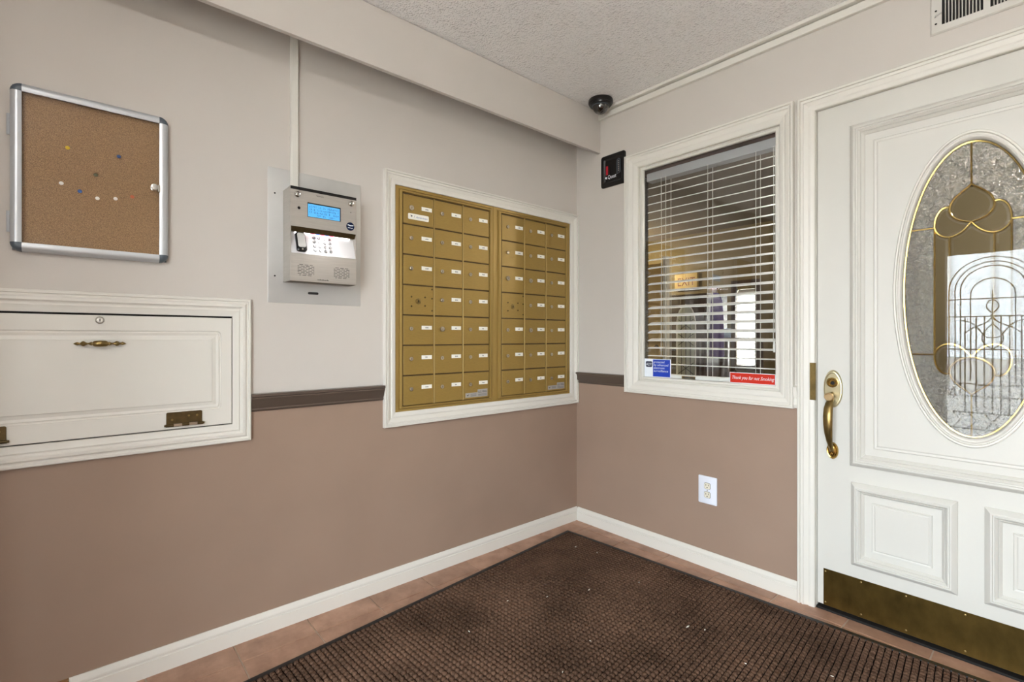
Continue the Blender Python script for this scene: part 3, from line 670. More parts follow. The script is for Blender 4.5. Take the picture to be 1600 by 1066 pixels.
mb = MB(); mb.loft(KP, [rrect(-1.690, -1.653, .006, KL-.003, q, i, .010, 5) for q, i in ((.001, 0), (.010, 0), (.014, .003))], True, True)
rd = mb.build('card_reader', M['black'], ep)
mb = MB(); mb.loft(KP, [rrect(-1.686, -1.6565, .020, KL-.008, q, i, .008, 5) for q, i in ((.0135, 0), (.0165, .002))], True, True); mb.build('reader_face', M['plate'], rd)
MB().lathe(KP, -1.671, .0125, [(.004, .0138), (.0035, .0158)], 12).build('reader_lens', M['chrome'], rd)
for c_, mm in enumerate(('led_r', 'led_b', 'led_r', 'led_b', 'led_r')):  # pink and blue LED reflections under the lip, put in as glowing blocks
    MB().box(LW, -1.632+c_*.018, -1.617+c_*.018, 1.5215, 1.5245, .071, .0765).build('lamp', M[mm], ep)
MB().box(LW, -1.69, -1.475, 1.5222, 1.5242, .0640, .0690).build('light_bar', M['led_w'], ep)
al = bpy.data.lights.new('keypad_lamp', 'AREA'); al.shape = 'RECTANGLE'; al.size = .22; al.size_y = .006; al.energy = .3; al.color = (1, .97, .98)
ao = bpy.data.objects.new('keypad_lamp', al); COL.objects.link(ao); ao.location = LW(-1.583, 1.5212, .078); ao.rotation_euler = (0, R(18), R(90)); 
ao.matrix_world = Matrix.Translation(LW(-1.583, 1.5212, .079)) @ (Vector((.072-.079, 0, 1.455-1.5212)).to_track_quat('-Z', 'Y').to_matrix().to_4x4())
al.shape = 'RECTANGLE'; al.size = .008; al.size_y = .22
# speaker grilles
for a0, a1 in ((-1.687, -1.625), (-1.549, -1.485)):
    mb = MB()
    for r_ in range(8):
        z = 1.357+r_*.0057; sh = .0 if r_ % 2 else .008; ins = .006 if r_ in (0, 7) else 0
        a = a0+ins-sh
        while a < a1-ins:
            x0, x1 = max(a, a0+ins), min(a+.0145, a1-ins)
            if x1-x0 > .003: mb.box(LW, x0, x1, z, z+.0018, FH+.0014, FH+.0018)
            a += .0195
    mb.build('speaker_grille', M['hole'], lf, smooth=False)
mb = MB()
for k in range(11): mb.box(LW, -1.612+k*.004, -1.612+k*.004+.0026, 1.3428, 1.3428+(.0042 if k in (2, 5, 9) else .003), FH+.0014, FH+.0018)
mb.build('engraved_mark', M['hole'], lf, smooth=False)

# ================================================================== mailboxes
RZ = [1.784-.1395*k for k in range(8)]
def mail_unit(ya, yb, ca, cb, label, big, sticker):
    t = thing('mailbox_bank', label, 'mailbox', (0, (ya+yb)/2, .782), 'gold mailbox banks')
    mb = MB()
    fo, fi = (ya, yb, .781, 1.812), (ca-.0005, cb+.0005, RZ[7]-.001, RZ[0]+.001)
    mb.loft(LW, [rect(*[fo[k]+(fi[k]-fo[k])*t_ for k in range(4)], h_) for t_, h_ in ((0, 0), (0, .005), (.06, .0065), (.46, .0065), (.50, .0032), (.60, .0032), (.64, .0105), (.74, .0120), (.92, .0120), (1, .003))], False, False, 0)
    mb.build('frame', M['gold_edge'], t, angle=14)
    MB().box(LW, ya+.02, yb-.02, .80, 1.795, 0, .003).build('backing', M['gold_dark'], t)  # shade between the doors is in this backing's colour
    cw = (cb-ca)/3
    mb = MB()
    for k in (1, 2): mb.box(LW, ca+k*cw-.0028, ca+k*cw+.0028, RZ[7], RZ[0], .003, .0098, 0, ch=.001)
    mb.build('divider', M['gold_edge'], t)
    for r_ in range(7):
        for c_ in range(3):
            a0, a1 = ca+c_*cw+.0042, ca+(c_+1)*cw-.0042; b1, b0 = RZ[r_]-.0050, RZ[r_+1]+.0012
            d = MB().box(LW, a0, a1, b0, b1, .002, .0072, ch=.0012).build('door', M['gold'], t)
            if (r_, c_) == (3, 0):
                q = MB(); q.lathe(LW, a0+.078, (b0+b1)/2-.004, [(.0145, .0070), (.0145, .0082), (.012, .0090), (.0095, .0082), (.0085, .010), (.0040, .0105), (.0030, .0085)], 22); q.build('master_lock', M['brass_old'], d)
                MB().box(LW, a0+.0765, a0+.0795, (b0+b1)/2-.010, (b0+b1)/2+.003, .0090, .0108).build('keyhole', M['dark'], d)
                for s_ in ((.042, .018), (.042, -.026), (.114, .018), (.114, -.022), (.152, .058), (.152, .014), (.152, -.044)):
                    MB().lathe(LW, a0+s_[0], (b0+b1)/2+s_[1]-.002, [(.0042, .0070), (.0042, .0082), (.0028, .0088)], 10).build('rivet', M['brass_dark'], d)
                continue
            bg_ = (r_, c_) in big; rad = .0118 if bg_ else .0092; pr = .007 if bg_ else .0045
            lz = b0+(b1-b0)*.555; la = a0+.040
            q = MB(); q.lathe(LW, la, lz, [(rad, .0070), (rad, .0072+pr), (rad*.82, .0080+pr), (rad*.60, .0074+pr), (rad*.5, .0080+pr)], 18, 0)
            q.box(LW, la-.0009, la+.0009, lz-.0042, lz+.0036, .0078+pr, .0083+pr, 1); q.build('lock', [M['nickel'], M['hole']], d)
            q = MB(); ta, tz = a0+.095, b0+(b1-b0)*.53
            q.box(LW, ta, ta+.056, tz, tz+.018, .0070, .0079, 0)
            for k in range(2+rs.randint(0, 1)): q.box(LW, ta+.021+k*.0060, ta+.0245+k*.0060, tz+.0055, tz+.0055+rs.uniform(.005, .007), .0079, .0081, 1)
            q.build('number_tag', [M['label'], M['ink']], d, smooth=False)
            if (r_, c_) == sticker:
                q = MB(); q.loft(LW, [rrect(a0+.024, a0+.134, b0+.022, b0+.049, h_, 0, .005, 3) for h_ in (.0070, .0078)], True, True, 0)
                q.loft(LW, [[(a0+.034, b0+.042, .008), (a0+.046, b0+.034, .008), (a0+.046, b0+.041, .008)]], False, True, 2)
                q.loft(LW, [[(a0+.036, b0+.037, .008), (a0+.042, b0+.031, .008), (a0+.043, b0+.036, .008)]], False, True, 2)
                q.loft(LW, [[(a0+.054, b0+.031, .008), (a0+.0555, b0+.031, .008), (a0+.060, b0+.042, .008), (a0+.0585, b0+.042, .008)]], False, True, 1)
                q.text(LW, 'American', a0+.064, b0+.031, .008, .0125, 1, width=.062, shear=.25); q.build('sticker', [M['label'], M['ink_blue'], M['ink_dark']], d, smooth=False)
            if (r_, c_) == (6, 2):
                q = MB(); q.box(LW, a0+.010, a0+.150, b0+.008, b0+.031, .0070, .0077, 0); q.box(LW, a0+.086, a0+.150, b0+.0312, b0+.046, .0070, .0077, 0)
                q.loft(LW, [[(a0+.016, b0+.024, .0079), (a0+.024, b0+.014, .0079), (a0+.034, b0+.026, .0079), (a0+.025, b0+.020, .0079)]], False, True, 1)
                for k in range(3): q.box(LW, a0+.042, a0+.078, b0+.013+k*.005, b0+.0155+k*.005, .0077, .0079, 2)
                q.text(LW, 'U.S. MAIL', a0+.090, b0+.028, .0079, .015, 1, width=.056)
                for k in range(2): q.box(LW, a0+.090, a0+.145, b0+.013+k*.0055, b0+.016+k*.0055, .0077, .0079, 2)
                q.build('sticker', [M['silver_label'], M['ink_dark'], M['ink']], d, smooth=False)
    return t
mail_unit(-1.238, -.6695, -1.200, -.693, 'left bank of gold mailboxes, white sticker on its first door', {(0, 0), (4, 1)}, (0, 0))
mail_unit(-.6685, -.070, -.612, -.105, 'right bank of gold mailboxes, nearest the room corner', {(2, 0), (2, 1), (4, 1)}, None)

# ================================================================== black wall panel by the corner
bp_ = thing('wall_panel', 'square black plastic wall panel with red strip left of the window', 'wall panel', (.283, 0, 2.0))
def pq(a, b, h): return BW(a, b, h)
Q = (.1965, .366, 1.992, 2.176)
mb = MB(); mb.loft(BW, [rrect(*Q, h_, i, r_, 5) for h_, i, r_ in ((0, 0, .014), (.008, 0, .014), (.012, .004, .012), (.012, .022, .010), (.006, .030, .008))], True, True); mb.build('bezel', M['black'], bp_, angle=25)
MB().box(BW, .232, .262, 2.042, 2.110, .006, .010).build('inner_block', M['black'], bp_)
MB().box(BW, .2350, .2490, 2.062, 2.112, .010, .0115).build('red_strip', mat('red_plastic', (190, 34, 52), .3), bp_)
MB().tube([BW(.312, 2.132, .010), BW(.322, 2.138, .010), BW(.333, 2.132, .010), BW(.333, 2.060, .010), BW(.312, 2.052, .010)], .0022, 8, closed=True).build('outline_clip', M['cap'], bp_)
mb = MB(); mb.lathe(BW, .236, 2.0455, [(.006, .0065), (.006, .0125)], 16)
mb.text(BW, 'Quest', .249, 2.036, .0128, .031, 0, width=.058); mb.build('lettering', M['sticker_white'], bp_, smooth=False)
mb = MB()
for k in range(6): mb.box(BW, .320, .3245, 2.066+k*.011, 2.074+k*.011, .009, .0095)
mb.build('vertical_lettering', M['plate'], bp_, smooth=False)

# ================================================================== dome camera
sc = thing('security_camera', 'small black dome camera on the ceiling in the corner', 'camera', (.281, -.118, ZC))
CXY = (.281, -.118)
DM = lambda a, b, h: (a, b, ZC-h)
MB().lathe(DM, *CXY, [(.066, 0), (.068, .006), (.068, .018), (.064, .024), (.060, .024), (.058, .032), (.052, .034)], 36).build('mounting_ring', M['black'], sc, angle=25)
mb = MB(); mb.loft(DM, [[(CXY[0]+.045*math.cos(R(f))*math.cos(2*PI*i/28), CXY[1]+.045*math.cos(R(f))*math.sin(2*PI*i/28), .033+.045*math.sin(R(f))) for i in range(28)] for f in (0, 12, 24, 36, 48, 60, 72, 82)], False, True); mb.build('dome', M['smoke'], sc, angle=60)
mb = MB(); mb.tube([(CXY[0]+.046*math.cos(2*PI*i/28), CXY[1]+.046*math.sin(2*PI*i/28), ZC-.035) for i in range(28)], .0028, 6, closed=True); mb.build('dome_rim', M['cap'], sc)
MB().tube([(CXY[0], CXY[1], ZC-.036), (CXY[0]+.012, CXY[1]-.016, ZC-.058)], [.016, .012], 14).build('lens', M['hole'], sc)

# ================================================================== duplex outlet
ou = thing('wall_outlet', 'white duplex electrical outlet low on the brown wall under window', 'outlet', (.8465, 0, .309))
mb = MB(); mb.loft(BW, [rrect(.800, .893, .309, .443, h_, i, .004, 3) for h_, i in ((0, 0), (.004, 0), (.0062, .003))], True, True); mb.build('cover_plate', M['outlet'], ou)
for z in (.3965, .3535):
    mb = MB(); lp = [(.8465+.0172*max(-.86, min(.86, math.cos(2*PI*i/28)))*1.0, z+.0172*max(-.82, min(.82, math.sin(2*PI*i/28)))) for i in range(28)]
    mb.loft(BW, [[(.8465+(a-.8465)*1.1, z+(b-z)*1.1, .0060) for a, b in lp], [(.8465+(a-.8465)*1.1, z+(b-z)*1.1, .0064) for a, b in lp]], True, True); mb.build('gap', M['hole'], ou)
    mb = MB(); mb.loft(BW, [[(a, b, h_) for a, b in lp] for h_ in (.006, .0082)], True, True, 0)
    for a in (-.0065, .0065): mb.box(BW, .8465+a-.0013, .8465+a+.0013, z+.0005, z+.0085, .0082, .0084, 1)
    mb.lathe(BW, .8465, z-.0075, [(.0030, .0082), (.0030, .0084)], 10, 1); mb.build('receptacle', [M['outlet_face'], M['hole']], ou)
MB().lathe(BW, .8465, .375, [(.003, .006), (.0026, .0072)], 10).build('screw', M['nickel'], ou)

# ================================================================== air register
vr = thing('air_register', 'white metal air register on the wall above the door', 'air vent', (1.86, 0, 2.203))
VA0, VA1, VB0, VB1 = 1.683, 2.060, 2.203, 2.385
mb = MB()
cells = [(1.715, 1.8215), (1.8385, 1.9045), (1.9215, 2.028)]
mb.loft(BW, [rect(VA0, VA1, VB0, VB1, h_, i) for i, h_ in ((0, 0), (0, .004), (.004, .009))], False, False)
z0, z1 = 2.229, 2.359
for a0, a1 in ((VA0+.004, cells[0][0]), (cells[0][1], cells[1][0]), (cells[1][1], cells[2][0]), (cells[2][1], VA1-.004)): mb.box(BW, a0, a1, z0, z1, .006, .009)
mb.box(BW, VA0+.004, VA1-.004, VB0+.004, z0, .006, .009); mb.box(BW, VA0+.004, VA1-.004, z1, VB1-.004, .006, .009)
mb.build('frame', M['vent'], vr, smooth=False)
MB().box(BW, VA0+.01, VA1-.01, VB0+.01, VB1-.01, 0, .0012).build('dark_duct', M['dark'], vr)  # flat dark sheet on the wall in place of the duct's inner shade
for a0, a1 in cells:
    n_ = round((a1-a0)/.0088)
    for k in range(1, n_):
        a = a0+(a1-a0)*k/n_
        MB().box(lambda A, B_, h: BW(A+(h-.005)*.35, B_, h), a-.0010, a+.0010, z0, z1, .0015, .0085).build('slat', M['vent'], vr)
MB().tube([BW(1.697, 2.262, .0095), BW(1.701, 2.264, .017), BW(1.716, 2.268, .019)], [.002, .003, .0018], 8).build('lever', M['plate'], vr)
for dz in (.022, -.024): MB().lathe(BW, 1.699, 2.262+dz, [(.0035, .0088), (.0028, .0102)], 10).build('screw', M['hole'], vr)

# ================================================================== window blind
bl = thing('window_blind', 'white slatted blind hanging behind the window glass', 'blind', (.82, .06, .93))
BX0, BX1 = .484, 1.172
MB().box(WORLD, BX0, BX1, .026, .078, 1.972, 2.016, ch=.003).build('headrail', mat('grey_painted_rail', (172, 172, 176), .4), bl)  # rail greyed so the shadow on it sits in the colour
MB().box(WORLD, BX0-.04, BX1+.02, .062, .078, 2.0165, 2.072).build('mounting_board', M['jamb_wood'], bl)  # board added to block lobby light leaking over the headrail
SW = .050; n_sl = 23; z_top = 1.939; dz = .0437
for k in range(n_sl):
    z = z_top-k*dz; ti = R(17) if k < n_sl-4 else R((14, 6, 1, -2)[k-(n_sl-4)])
    mb = MB(); lo, hi = [], []
    for q in range(7):
        s_ = (q/6-.5)*SW; cv = .0022*(1-(2*q/6-1)**2)
        y = .052+s_*math.cos(ti)-cv*math.sin(ti); zz = z+s_*math.sin(ti)+cv*math.cos(ti)
        hi.append((y, zz+.0014)); lo.append((y, zz-.0014))
    sec = hi+lo[::-1]
    mb.loft(WORLD, [[(x, y, zz) for y, zz in sec] for x in (BX0+.004, BX1-.002)], True, True); mb.build('slat', M['blind'], bl, angle=50)
zb = z_top-n_sl*dz+.012
MB().box(WORLD, BX0+.004, BX1-.002, .030, .076, .908, .926, ch=.002).build('bottom_rail', M['blind'], bl)
for x in (.600, .832, 1.062):
    for y in (.0265, .0775):
        MB().tube([(x+(.022 if y > .05 else 0)*0, y, .926), (x, y, 1.975)], .0014, 5).build('ladder_cord', M['cord'], bl)
for x, y, zl in ((.575, .0225, 1.02), (1.140, .0225, 1.10), (1.147, .0225, 1.16)):
    MB().tube([(x, y, zl), (x+.002, y, 1.60), (x, y, 1.975)], .0016, 5).build('lift_cord', M['cord'], bl)
MB().lathe(WORLD, 1.1435, .0225, [(.004, 1.055), (.0055, 1.06), (.0055, 1.085), (.003, 1.105)], 10).build('tassel', M['blind'], bl)

# ================================================================== stickers on the glass
SH = -.0150
def sticker(name, lab, cat, a0, a1, b0, b1, tilt=0):
    t = thing(name, lab, cat, ((a0+a1)/2, .0145, b0)); return t
st = sticker('security_sticker', 'blue and white alarm warning sticker in lower left window corner', 'sticker', .4785, .637, .909, 1.006)
mb = MB(); mb.box(BW, .4785, .637, .909, 1.006, SH-.0008, SH); mb.build('backing', M['sticker_white'], st)
MB().box(BW, .530, .6325, .9125, 1.0025, SH, SH+.0003).build('blue_field', M['sticker_blue'], st)
mb = MB(); mb.prism(BW, [(.486, .966), (.486, .988), (.4905, .9925), (.5205, .9925), (.525, .988), (.525, .966), (.5205, .9615), (.4905, .9615)], SH, SH+.0003); mb.build('emblem', M['ink_dark'], st)
mb = MB(); mb.text(BW, 'ADT', .4885, .969, SH+.0006, .0215, 0, width=.034); mb.build('emblem_lettering', M['sticker_white'], st, smooth=False)
mb = MB()
for k, s_ in enumerate(('protected', 'by advanced', 'electronic', 'surveillance')): mb.text(BW, s_, .534, .9845-k*.0158, SH+.0006, .0165, 0, width=(.066, .088, .066, .086)[k], shear=.15)
mb.build('lettering', M['sticker_white'], st, smooth=False)
st = sticker('no_smoking_sticker', 'red sticker thanking for not smoking in lower right window corner', 'sticker', .947, 1.150, .9085, .955)
MB().box(BW, .947, 1.152, .9075, .957, SH-.0008, SH).build('border', M['sticker_white'], st)
MB().box(BW, .9495, 1.1495, .910, .9545, SH, SH+.0003).build('red_field', M['sticker_red'], st)
mb = MB(); mb.text(BW, 'Thank you for not Smoking', .956, .926, SH+.0006, .022, 0, width=.187, shear=.35); mb.build('lettering', M['sticker_white'], st, smooth=False)
st = sticker('sill_label', 'small yellow maker label at the bottom of the blind', 'sticker', .70, .78, .91, .93)
MB().box(BW, .690, .765, .9085, .9225, -.0298, -.0290).build('card', M['brass_old'], st)
mb = MB(); mb.box(BW, .695, .760, .9125, .9185, -.0290, -.0287); mb.build('print', M['hole'], st)

# ================================================================== floor mat
fm = thing('floor_mat', 'large brown waffle entrance mat with a black rubber edge', 'floor mat', (1.2, -1.5, 0))
def mp2(u, v, z): q = MA+MU*u+MV*v; return (q.x, q.y, z)
mb = MB(); mb.loft(mp2, [rect(0, ML, 0, MW, h_, i) for i, h_ in ((0, 0), (.001, .003), (.004, .0065), (.020, .0085), (.026, .0075), (.028, .004))], False, False); mb.build('rubber_border', M['rubber'], fm)
MB().box(mp2, .026, ML-.026, .026, MW-.026, .001, .0045).build('backing', M['pile_base'], fm)
pit = .0195; nu = int((ML-.06)/pit); nv = int((MW-.06)/pit)
rng = np.random.default_rng(5)
U, V = np.meshgrid(np.arange(nu), np.arange(nv), indexing='ij'); U = U.ravel(); V = V.ravel(); K = len(U)
cu = .034+U*pit+rng.normal(0, .0004, K); cv = .034+V*pit+rng.normal(0, .0004, K); hh = .0098+rng.normal(0, .0006, K)
off = np.array([(-1, -1), (1, -1), (1, 1), (-1, 1)])
hh = .0108+rng.normal(0, .0008, K)
vb = np.zeros((K, 12, 3))
for k in range(4):
    for lev, (w_, z_) in enumerate(((.0083, .004), (.0072, .0085), (.0046, None))):
        uu = cu+off[k, 0]*w_; vv = cv+off[k, 1]*w_; idx = lev*4+k
        vb[:, idx, 0] = MA.x+MU.x*uu+MV.x*vv; vb[:, idx, 1] = MA.y+MU.y*uu+MV.y*vv
        vb[:, idx, 2] = z_ if z_ else hh
vb -= np.array(fm['_o'])
fq = np.array([(0, 1, 5, 4), (1, 2, 6, 5), (2, 3, 7, 6), (3, 0, 4, 7), (4, 5, 9, 8), (5, 6, 10, 9), (6, 7, 11, 10), (7, 4, 8, 11), (8, 9, 10, 11)])
F = (np.arange(K)[:, None, None]*12+fq[None]).reshape(-1, 4)
me = bpy.data.meshes.new('waffle_pile'); me.vertices.add(K*12); me.vertices.foreach_set('co', vb.ravel())
me.loops.add(F.size); me.loops.foreach_set('vertex_index', F.ravel().astype(np.int32))
me.polygons.add(len(F)); me.polygons.foreach_set('loop_start', (np.arange(len(F))*4).astype(np.int32)); me.polygons.foreach_set('loop_total', np.full(len(F), 4, np.int32))
me.materials.append(M['pile']); me.update(calc_edges=True); me.validate()
o = bpy.data.objects.new('waffle_pile', me); COL.objects.link(o); o.parent = fm; o['kind'] = 'stuff'
# lint on the mat
mb = MB(); rl = random.Random(11)
for px, py, s_ in ((.62, -.62, 1.4), (1.03, -.55, 1.6), (1.10, -.52, 1.0), (.55, -.80, 1), (.72, -.40, .7), (.30, -.33, .8), (.42, -.30, .8), (.85, -.9, .8), (.5, -1.2, 1), (.9, -1.1, .8), (1.3, -.6, .7), (1.5, -.45, .7), (.65, -1.5, 1), (.47, -.95, .8), (1.2, -.85, .7)):
    px += rl.uniform(-.02, .02); a = rl.uniform(0, PI); w_, d_ = .0065*s_, .0022*s_
    pts = [(px+math.cos(a+t_)*(w_ if k % 2 == 0 else d_), py+math.sin(a+t_)*(w_ if k % 2 == 0 else d_)) for k, t_ in enumerate((0, 1.2, PI, PI+1.5))]
    mb.prism(WORLD, pts, .0100, .0114)
tag(mb.build('mat_lint', M['label'], smooth=False), 'scattered white flecks of lint on the brown mat', 'lint', kind='stuff')

# ================================================================== ceiling light (above the frame)
cl = thing('ceiling_light', 'round flush ceiling light above the mat, overhead of the viewer', 'ceiling light', (LAMP[0], LAMP[1], ZC))
DL2 = lambda a, b, h: (a, b, ZC-h)
MB().lathe(DL2, LAMP[0], LAMP[1], [(.10, 0), (.10, .004), (.05, .006), (.02, .010), (.014, .012)], 32).build('canopy', M['brass'], cl)
# ================================================================== entrance door behind the viewer (seen mirrored in the oval glass)
d2 = bpy.data.objects.new('door_2', None); COL.objects.link(d2); d2['_o'] = (0, 0, 0); struct(d2, 'leaded glass entrance door behind the viewer, mirrored in the oval', 'door')
FW = lambda a, b, h: (a, YF+h, b)
LX0, LX1, LZ0, LZ1 = 1.285, 1.865, .26, 1.84
mb = MB()
for a0, a1, b0, b1 in ((1.13, LX0, .01, 2.06), (LX1, 2.03, .01, 2.06), (LX0, LX1, .01, LZ0), (LX0, LX1, LZ1, 2.06)): mb.box(FW, a0, a1, b0, b1, -.05, -.005)
mb.build('door_leaf', M['door_white'], d2)
mb = MB(); moulding(mb, FW, LX0-.03, LX1+.03, LZ0-.03, LZ1+.03, [(0, -.005), (.006, .008), (.02, .010), (.036, -.01)]); mb.build('glass_moulding', M['white'], d2)
MB().loft(FW, [rect(LX0, LX1, LZ0, LZ1, -.02)], False, True).build('glass_pane', M['pane'], d2)
S0, S1 = 2.13, 2.77
mb = MB()
for a0, a1, b0, b1 in ((2.05, S0, .0, 2.09), (S1, EX1, .0, 2.09), (S0, S1, .0, .26), (S0, S1, 1.84, 2.09), (EX0, 1.125, 0, 2.09), (1.125, 2.05, 2.065, 2.09)): mb.box(FW, a0, a1, b0, b1, -.09, -.002)
mb.build('door_frame', M['white'], d2)
MB().loft(FW, [rect(S0, S1, .26, 1.84, -.03)], False, True).build('glass_pane', M['pane'], d2)
mb = MB(); cx = (LX0+LX1)/2
def ld(pts, r=.0045): mb.tube([FW(a, b, -.017) for a, b in pts], r, 6)
def arch(w_, zt, zb=LZ0): return [(cx-w_, zb)]+[(cx-w_*math.cos(PI*k/16), zt-w_+w_*math.sin(PI*k/16)) for k in range(17)]+[(cx+w_, zb)]
for w_, zt in ((.275, 1.80), (.235, 1.76), (.20, 1.725), (.135, 1.62)): ld(arch(w_, zt, .62 if w_ > .15 else .75))
for a in (-.17, -.10, -.05, 0, .05, .10, .17): ld([(cx+a, .48), (cx+a, 1.30 if abs(a) > .02 else 1.52)])
for z in (.48, .62, 1.02, 1.30, 1.45): ld([(LX0, z), (LX1, z)])
for sg in (-1, 1):
    ld(bez((cx, 1.30), (cx+sg*.03, 1.22), (cx+sg*.10, 1.24), (cx+sg*.17, 1.16), 10)); ld(bez((cx, 1.12), (cx+sg*.08, 1.10), (cx+sg*.06, 1.26), (cx+sg*.20, 1.27), 10))
    ld(bez((cx, 1.44), (cx+sg*.05, 1.42), (cx+sg*.05, 1.36), (cx, 1.33), 8)); ld(bez((cx, 1.02), (cx+sg*.07, 1.08), (cx+sg*.10, 1.12), (cx, 1.24), 8))
    ld(bez((cx, .72), (cx+sg*.14, .70), (cx+sg*.22, .80), (cx+sg*.27, .62), 10))
    for q in range(3): ld([(cx+sg*(.05+.1*q), .34+.0), (cx+sg*(.0+.1*q), .41), (cx+sg*(.05+.1*q), .48)])
ld([(LX0, .34), (LX1, .34)])
mb.build('lead_lines', M['lead'], d2)
# outside: pale paving and a low pale wall across the street
struct(MB().box(WORLD, -14, 16, -40, YF-.13, -.35, -.12).build('ground', mat('pale_concrete', (150, 149, 147), .9, var=.06, vscale=2)), 'pale concrete pavement outside the entrance', 'ground')

# ================================================================== lobby beyond the window
LY0, LY1, LXa, LXb = .121, 3.6, -3.2, XR+.12
M['olive'] = mat('ochre_lobby_paint', (124, 110, 76), .6, var=.03, vscale=3)
M['dk_wood'] = mat('dark_brown_wood', (60, 44, 38), .45, var=.15, vscale=14, stretch=(1, 1, .2))
M['lob_ceil'] = mat('lobby_ceiling_paint', (112, 102, 92), .8)
M['lob_floor'] = mat('brown_lobby_carpet', (84, 70, 58), .95)
M['yellow'] = mat('yellow_door_paint', (198, 160, 78), .5)
struct(MB().box(WORLD, LXa, LXb, LY0, LY1, -.1, -.005).build('floor_lobby', M['lob_floor']), 'brown lobby carpet beyond the window', 'floor')
struct(MB().box(WORLD, LXa, LXb, LY0, LY1, 2.45, 2.55).build('ceiling_lobby', M['lob_ceil']), 'dim lobby ceiling beyond the window', 'ceiling')
# far wall with a window opening
w0, w1, wz0, wz1 = -.640, -.425, .80, 1.70
mb = MB()
for a0, a1, b0, b1 in ((LXa, w0, -.1, 2.55), (w1, LXb, -.1, 2.55), (w0, w1, -.1, wz0), (w0, w1, wz1, 2.55)): mb.box(WORLD, a0, a1, LY1, LY1+.12, b0, b1)
struct(mb.build('wall_lobby_back', M['olive']), 'ochre far wall of the lobby', 'wall')
struct(MB().box(WORLD, LXa-.12, LXa, LY0, LY1+.12, -.1, 2.55).build('wall_lobby_left', M['olive']), 'ochre side wall of the lobby', 'wall')
struct(MB().box(WORLD, LXb, LXb+.12, LY0, LY1+.12, -.1, 2.55).build('wall_lobby_right', M['olive']), 'ochre lobby wall behind the panelled door', 'wall')
struct(MB().box(WORLD, LXa-.12, -.12, .0, .12, -.1, 2.55).build('wall_lobby_front', M['olive']), 'lobby wall flanking the vestibule', 'wall')
w2 = bpy.data.objects.new('window_2', None); COL.objects.link(w2); w2['_o'] = (0, 0, 0); struct(w2, 'narrow bright window in dark frame at the far end of lobby', 'window')
mb = MB(); mb.loft(lambda a, b, h: (a, LY1-h, b), [rect(w0-.05, w1+.07, wz0-.06, wz1+.1, h_, i) for h_, i in ((0, 0), (.03, 0), (.03, .05), (0, .055))], False, False); mb.build('window_frame', M['dk_wood'], w2)
MB().loft(lambda a, b, h: (a, LY1+.06, b), [rect(w0, w1, wz0, wz1, 0)], False, True).build('glass_pane', M['pane'], w2)
b2 = thing('window_blind', 'far blind on the narrow lobby window, seen through the near one', 'blind', ((w0+w1)/2, LY1+.03, wz0))
for k in range(20): MB().box(lambda a, b, h: (a, LY1+.02+h, b+h*.88), w0+.005, w1-.005, wz0+.02+k*.044, wz0+.023+k*.044, 0, .045).build('slat', M['blind'], b2)
# yellow door standing at the left, dark cabinets, soffit over them
yd = thing('lobby_door', 'yellow lit door at left edge of the view through window', 'door', (-1.12, 2.55, 0))
MB().box(WORLD, -1.165, -.985, 2.55, 2.59, .0, 1.95, ch=.004).build('door_leaf', M['yellow'], yd)
MB().box(WORLD, -.975, -.925, 2.54, 2.60, .0, 2.02).build('door_post', M['white'], yd)
MB().tube([(-1.06, 2.545, 1.02), (-1.06, 2.52, 1.02), (-1.01, 2.51, 1.02)], .010, 8).build('lever_handle', M['brass_dark'], yd)
MB().tube([(-1.06, 2.5505, 1.02), (-1.06, 2.545, 1.02)], .022, 10).build('handle_rose', M['brass_dark'], yd)
cb_ = thing('lobby_cabinet', 'tall dark brown cabinet in the lobby below the exit sign', 'cabinet', (-1.0, 3.0, 0))
MB().box(WORLD, -1.60, -.68, 2.95, 3.45, 0, 1.62, ch=.004).build('carcass', M['dk_wood'], cb_)
for k in range(3): MB().box(WORLD, -1.59+k*.303, -1.30+k*.303, 2.93, 2.95, .08, 1.60).build('cabinet_door', M['dk_wood'], cb_)
for k in range(3): MB().tube([(-1.33+k*.303, 2.918, .95), (-1.33+k*.303, 2.918, 1.07)], .006, 8).build('cabinet_pull', M['brass_dark'], cb_)
es = thing('exit_sign', 'lit yellowish exit sign on the lobby wall above dark cabinet', 'exit sign', (-1.4, 3.55, 1.75))
MB().box(WORLD, -1.43, -1.12, 3.560, LY1, 1.735, 1.945, ch=.004).build('sign_body', mat('cream_sign', (206, 178, 116), .5), es)
mb = MB(); mb.text(lambda a, b, h: (a, 3.5595-h, b), 'EXIT', -1.395, 1.79, .0, .15, 0, width=.24); mb.build('lettering', mat('dark_red_letters', (120, 44, 26), .5), es, smooth=False)
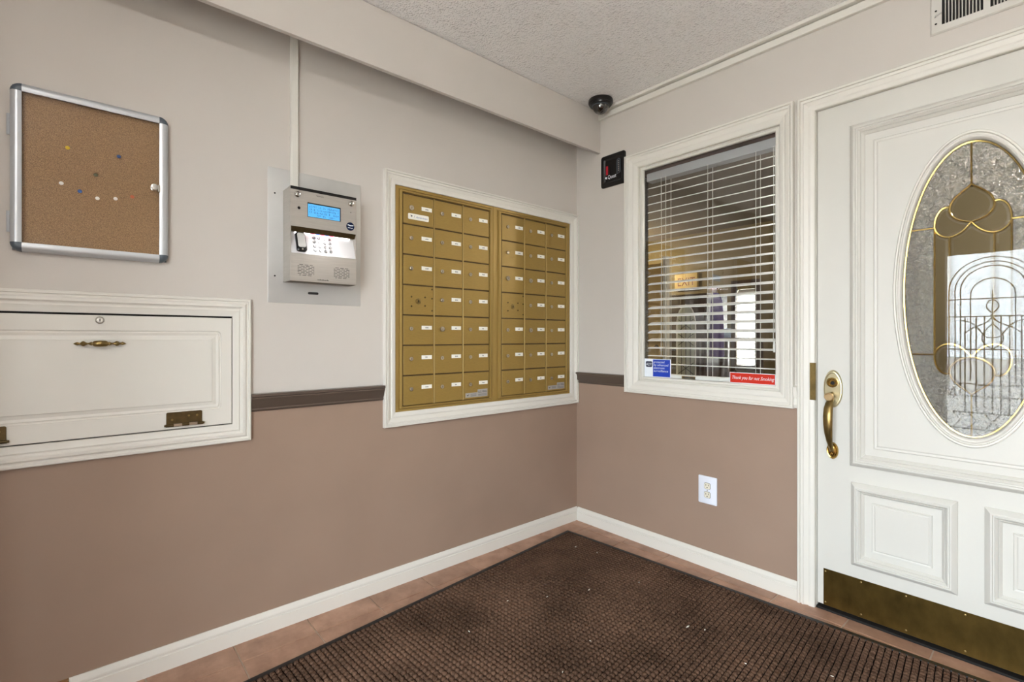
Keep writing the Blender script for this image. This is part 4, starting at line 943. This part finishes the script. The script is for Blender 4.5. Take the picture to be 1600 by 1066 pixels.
# arched white lattice screen
ls = thing('lattice_screen', 'white arched lattice screen standing in the lobby', 'screen', (-.63, 2.45, 0))
mb = MB(); sx = -.645
FP = lambda a, b, h: (a, 2.45-h, b)
outl = [(sx-.105, .0)]+[(sx-.105*math.cos(PI*k/12), 1.24+.22*math.sin(PI*k/12)) for k in range(13)]+[(sx+.105, .0)]
mb.prism(FP, outl, -.006, .0); mb.build('panel', mat('pale_green_white', (210, 212, 190), .5), ls, smooth=False)
mb = MB(); mb.tube([FP(a, b, .003) for a, b in outl], .008, 8); mb.build('frame', M['white'], ls)
mb = MB()
for dx in (-.05, 0, .05): mb.tube([FP(sx+dx, .05, .004), FP(sx+dx, 1.36, .004)], .0032, 6)
for z in (.80, 1.10, 1.25):
    for sg in (-1, 1): mb.tube([FP(sx-sg*.085, z-.06, .005), FP(sx+sg*.085, z+.06, .005)], .0032, 6)
mb.build('lattice', M['hole'], ls)
# coloured things beyond
bx = thing('storage_box', 'blue box on the lobby table', 'box', (-.70, 3.2, .75))
MB().box(WORLD, -.66, -.52, 2.98, 3.20, 1.12, 1.20, ch=.004).build('box_body', mat('blue_card', (40, 76, 130), .5), bx)
MB().box(WORLD, -.663, -.517, 2.977, 3.203, 1.20, 1.222, ch=.003).build('box_lid', mat('dark_blue_card', (34, 60, 110), .5), bx)
cs = thing('coat', 'purple and blue coat hanging on a hook in lobby', 'coat', (-.46, 2.6, 1.0))
mb = MB(); px_ = -.405
mb.loft(WORLD, [[(px_+w_*math.cos(2*PI*i/20)*(1+.12*math.sin(5*2*PI*i/20)), 2.62+.05*math.sin(2*PI*i/20)*(1+.2*math.cos(4*2*PI*i/20)), z) for i in range(20)] for z, w_ in ((.92, .075), (1.10, .07), (1.35, .066), (1.50, .055), (1.58, .02))], True, True); mb.build('coat_body', mat('purple_cloth', (66, 48, 110), .9), cs)
MB().tube([(px_, 2.62, 1.58), (px_, 2.64, 1.64), (px_, 2.70, 1.62)], .004, 6).build('hanger_hook', M['chrome'], cs)
tb = thing('lobby_table', 'dark brown lobby table holding the blue box', 'table', (-.6, 3.1, 0))
MB().box(WORLD, -.67, -.25, 2.70, 3.40, 1.085, 1.12, ch=.004).build('tabletop', M['dk_wood'], tb)
for a, b in ((-.65, 2.72), (-.27, 2.72), (-.65, 3.38), (-.27, 3.38)): MB().box(WORLD, a-.02, a+.02, b-.02, b+.02, -.005, 1.085).build('leg', M['dk_wood'], tb)

for o in S.objects:
    if '_o' in o: del o['_o']
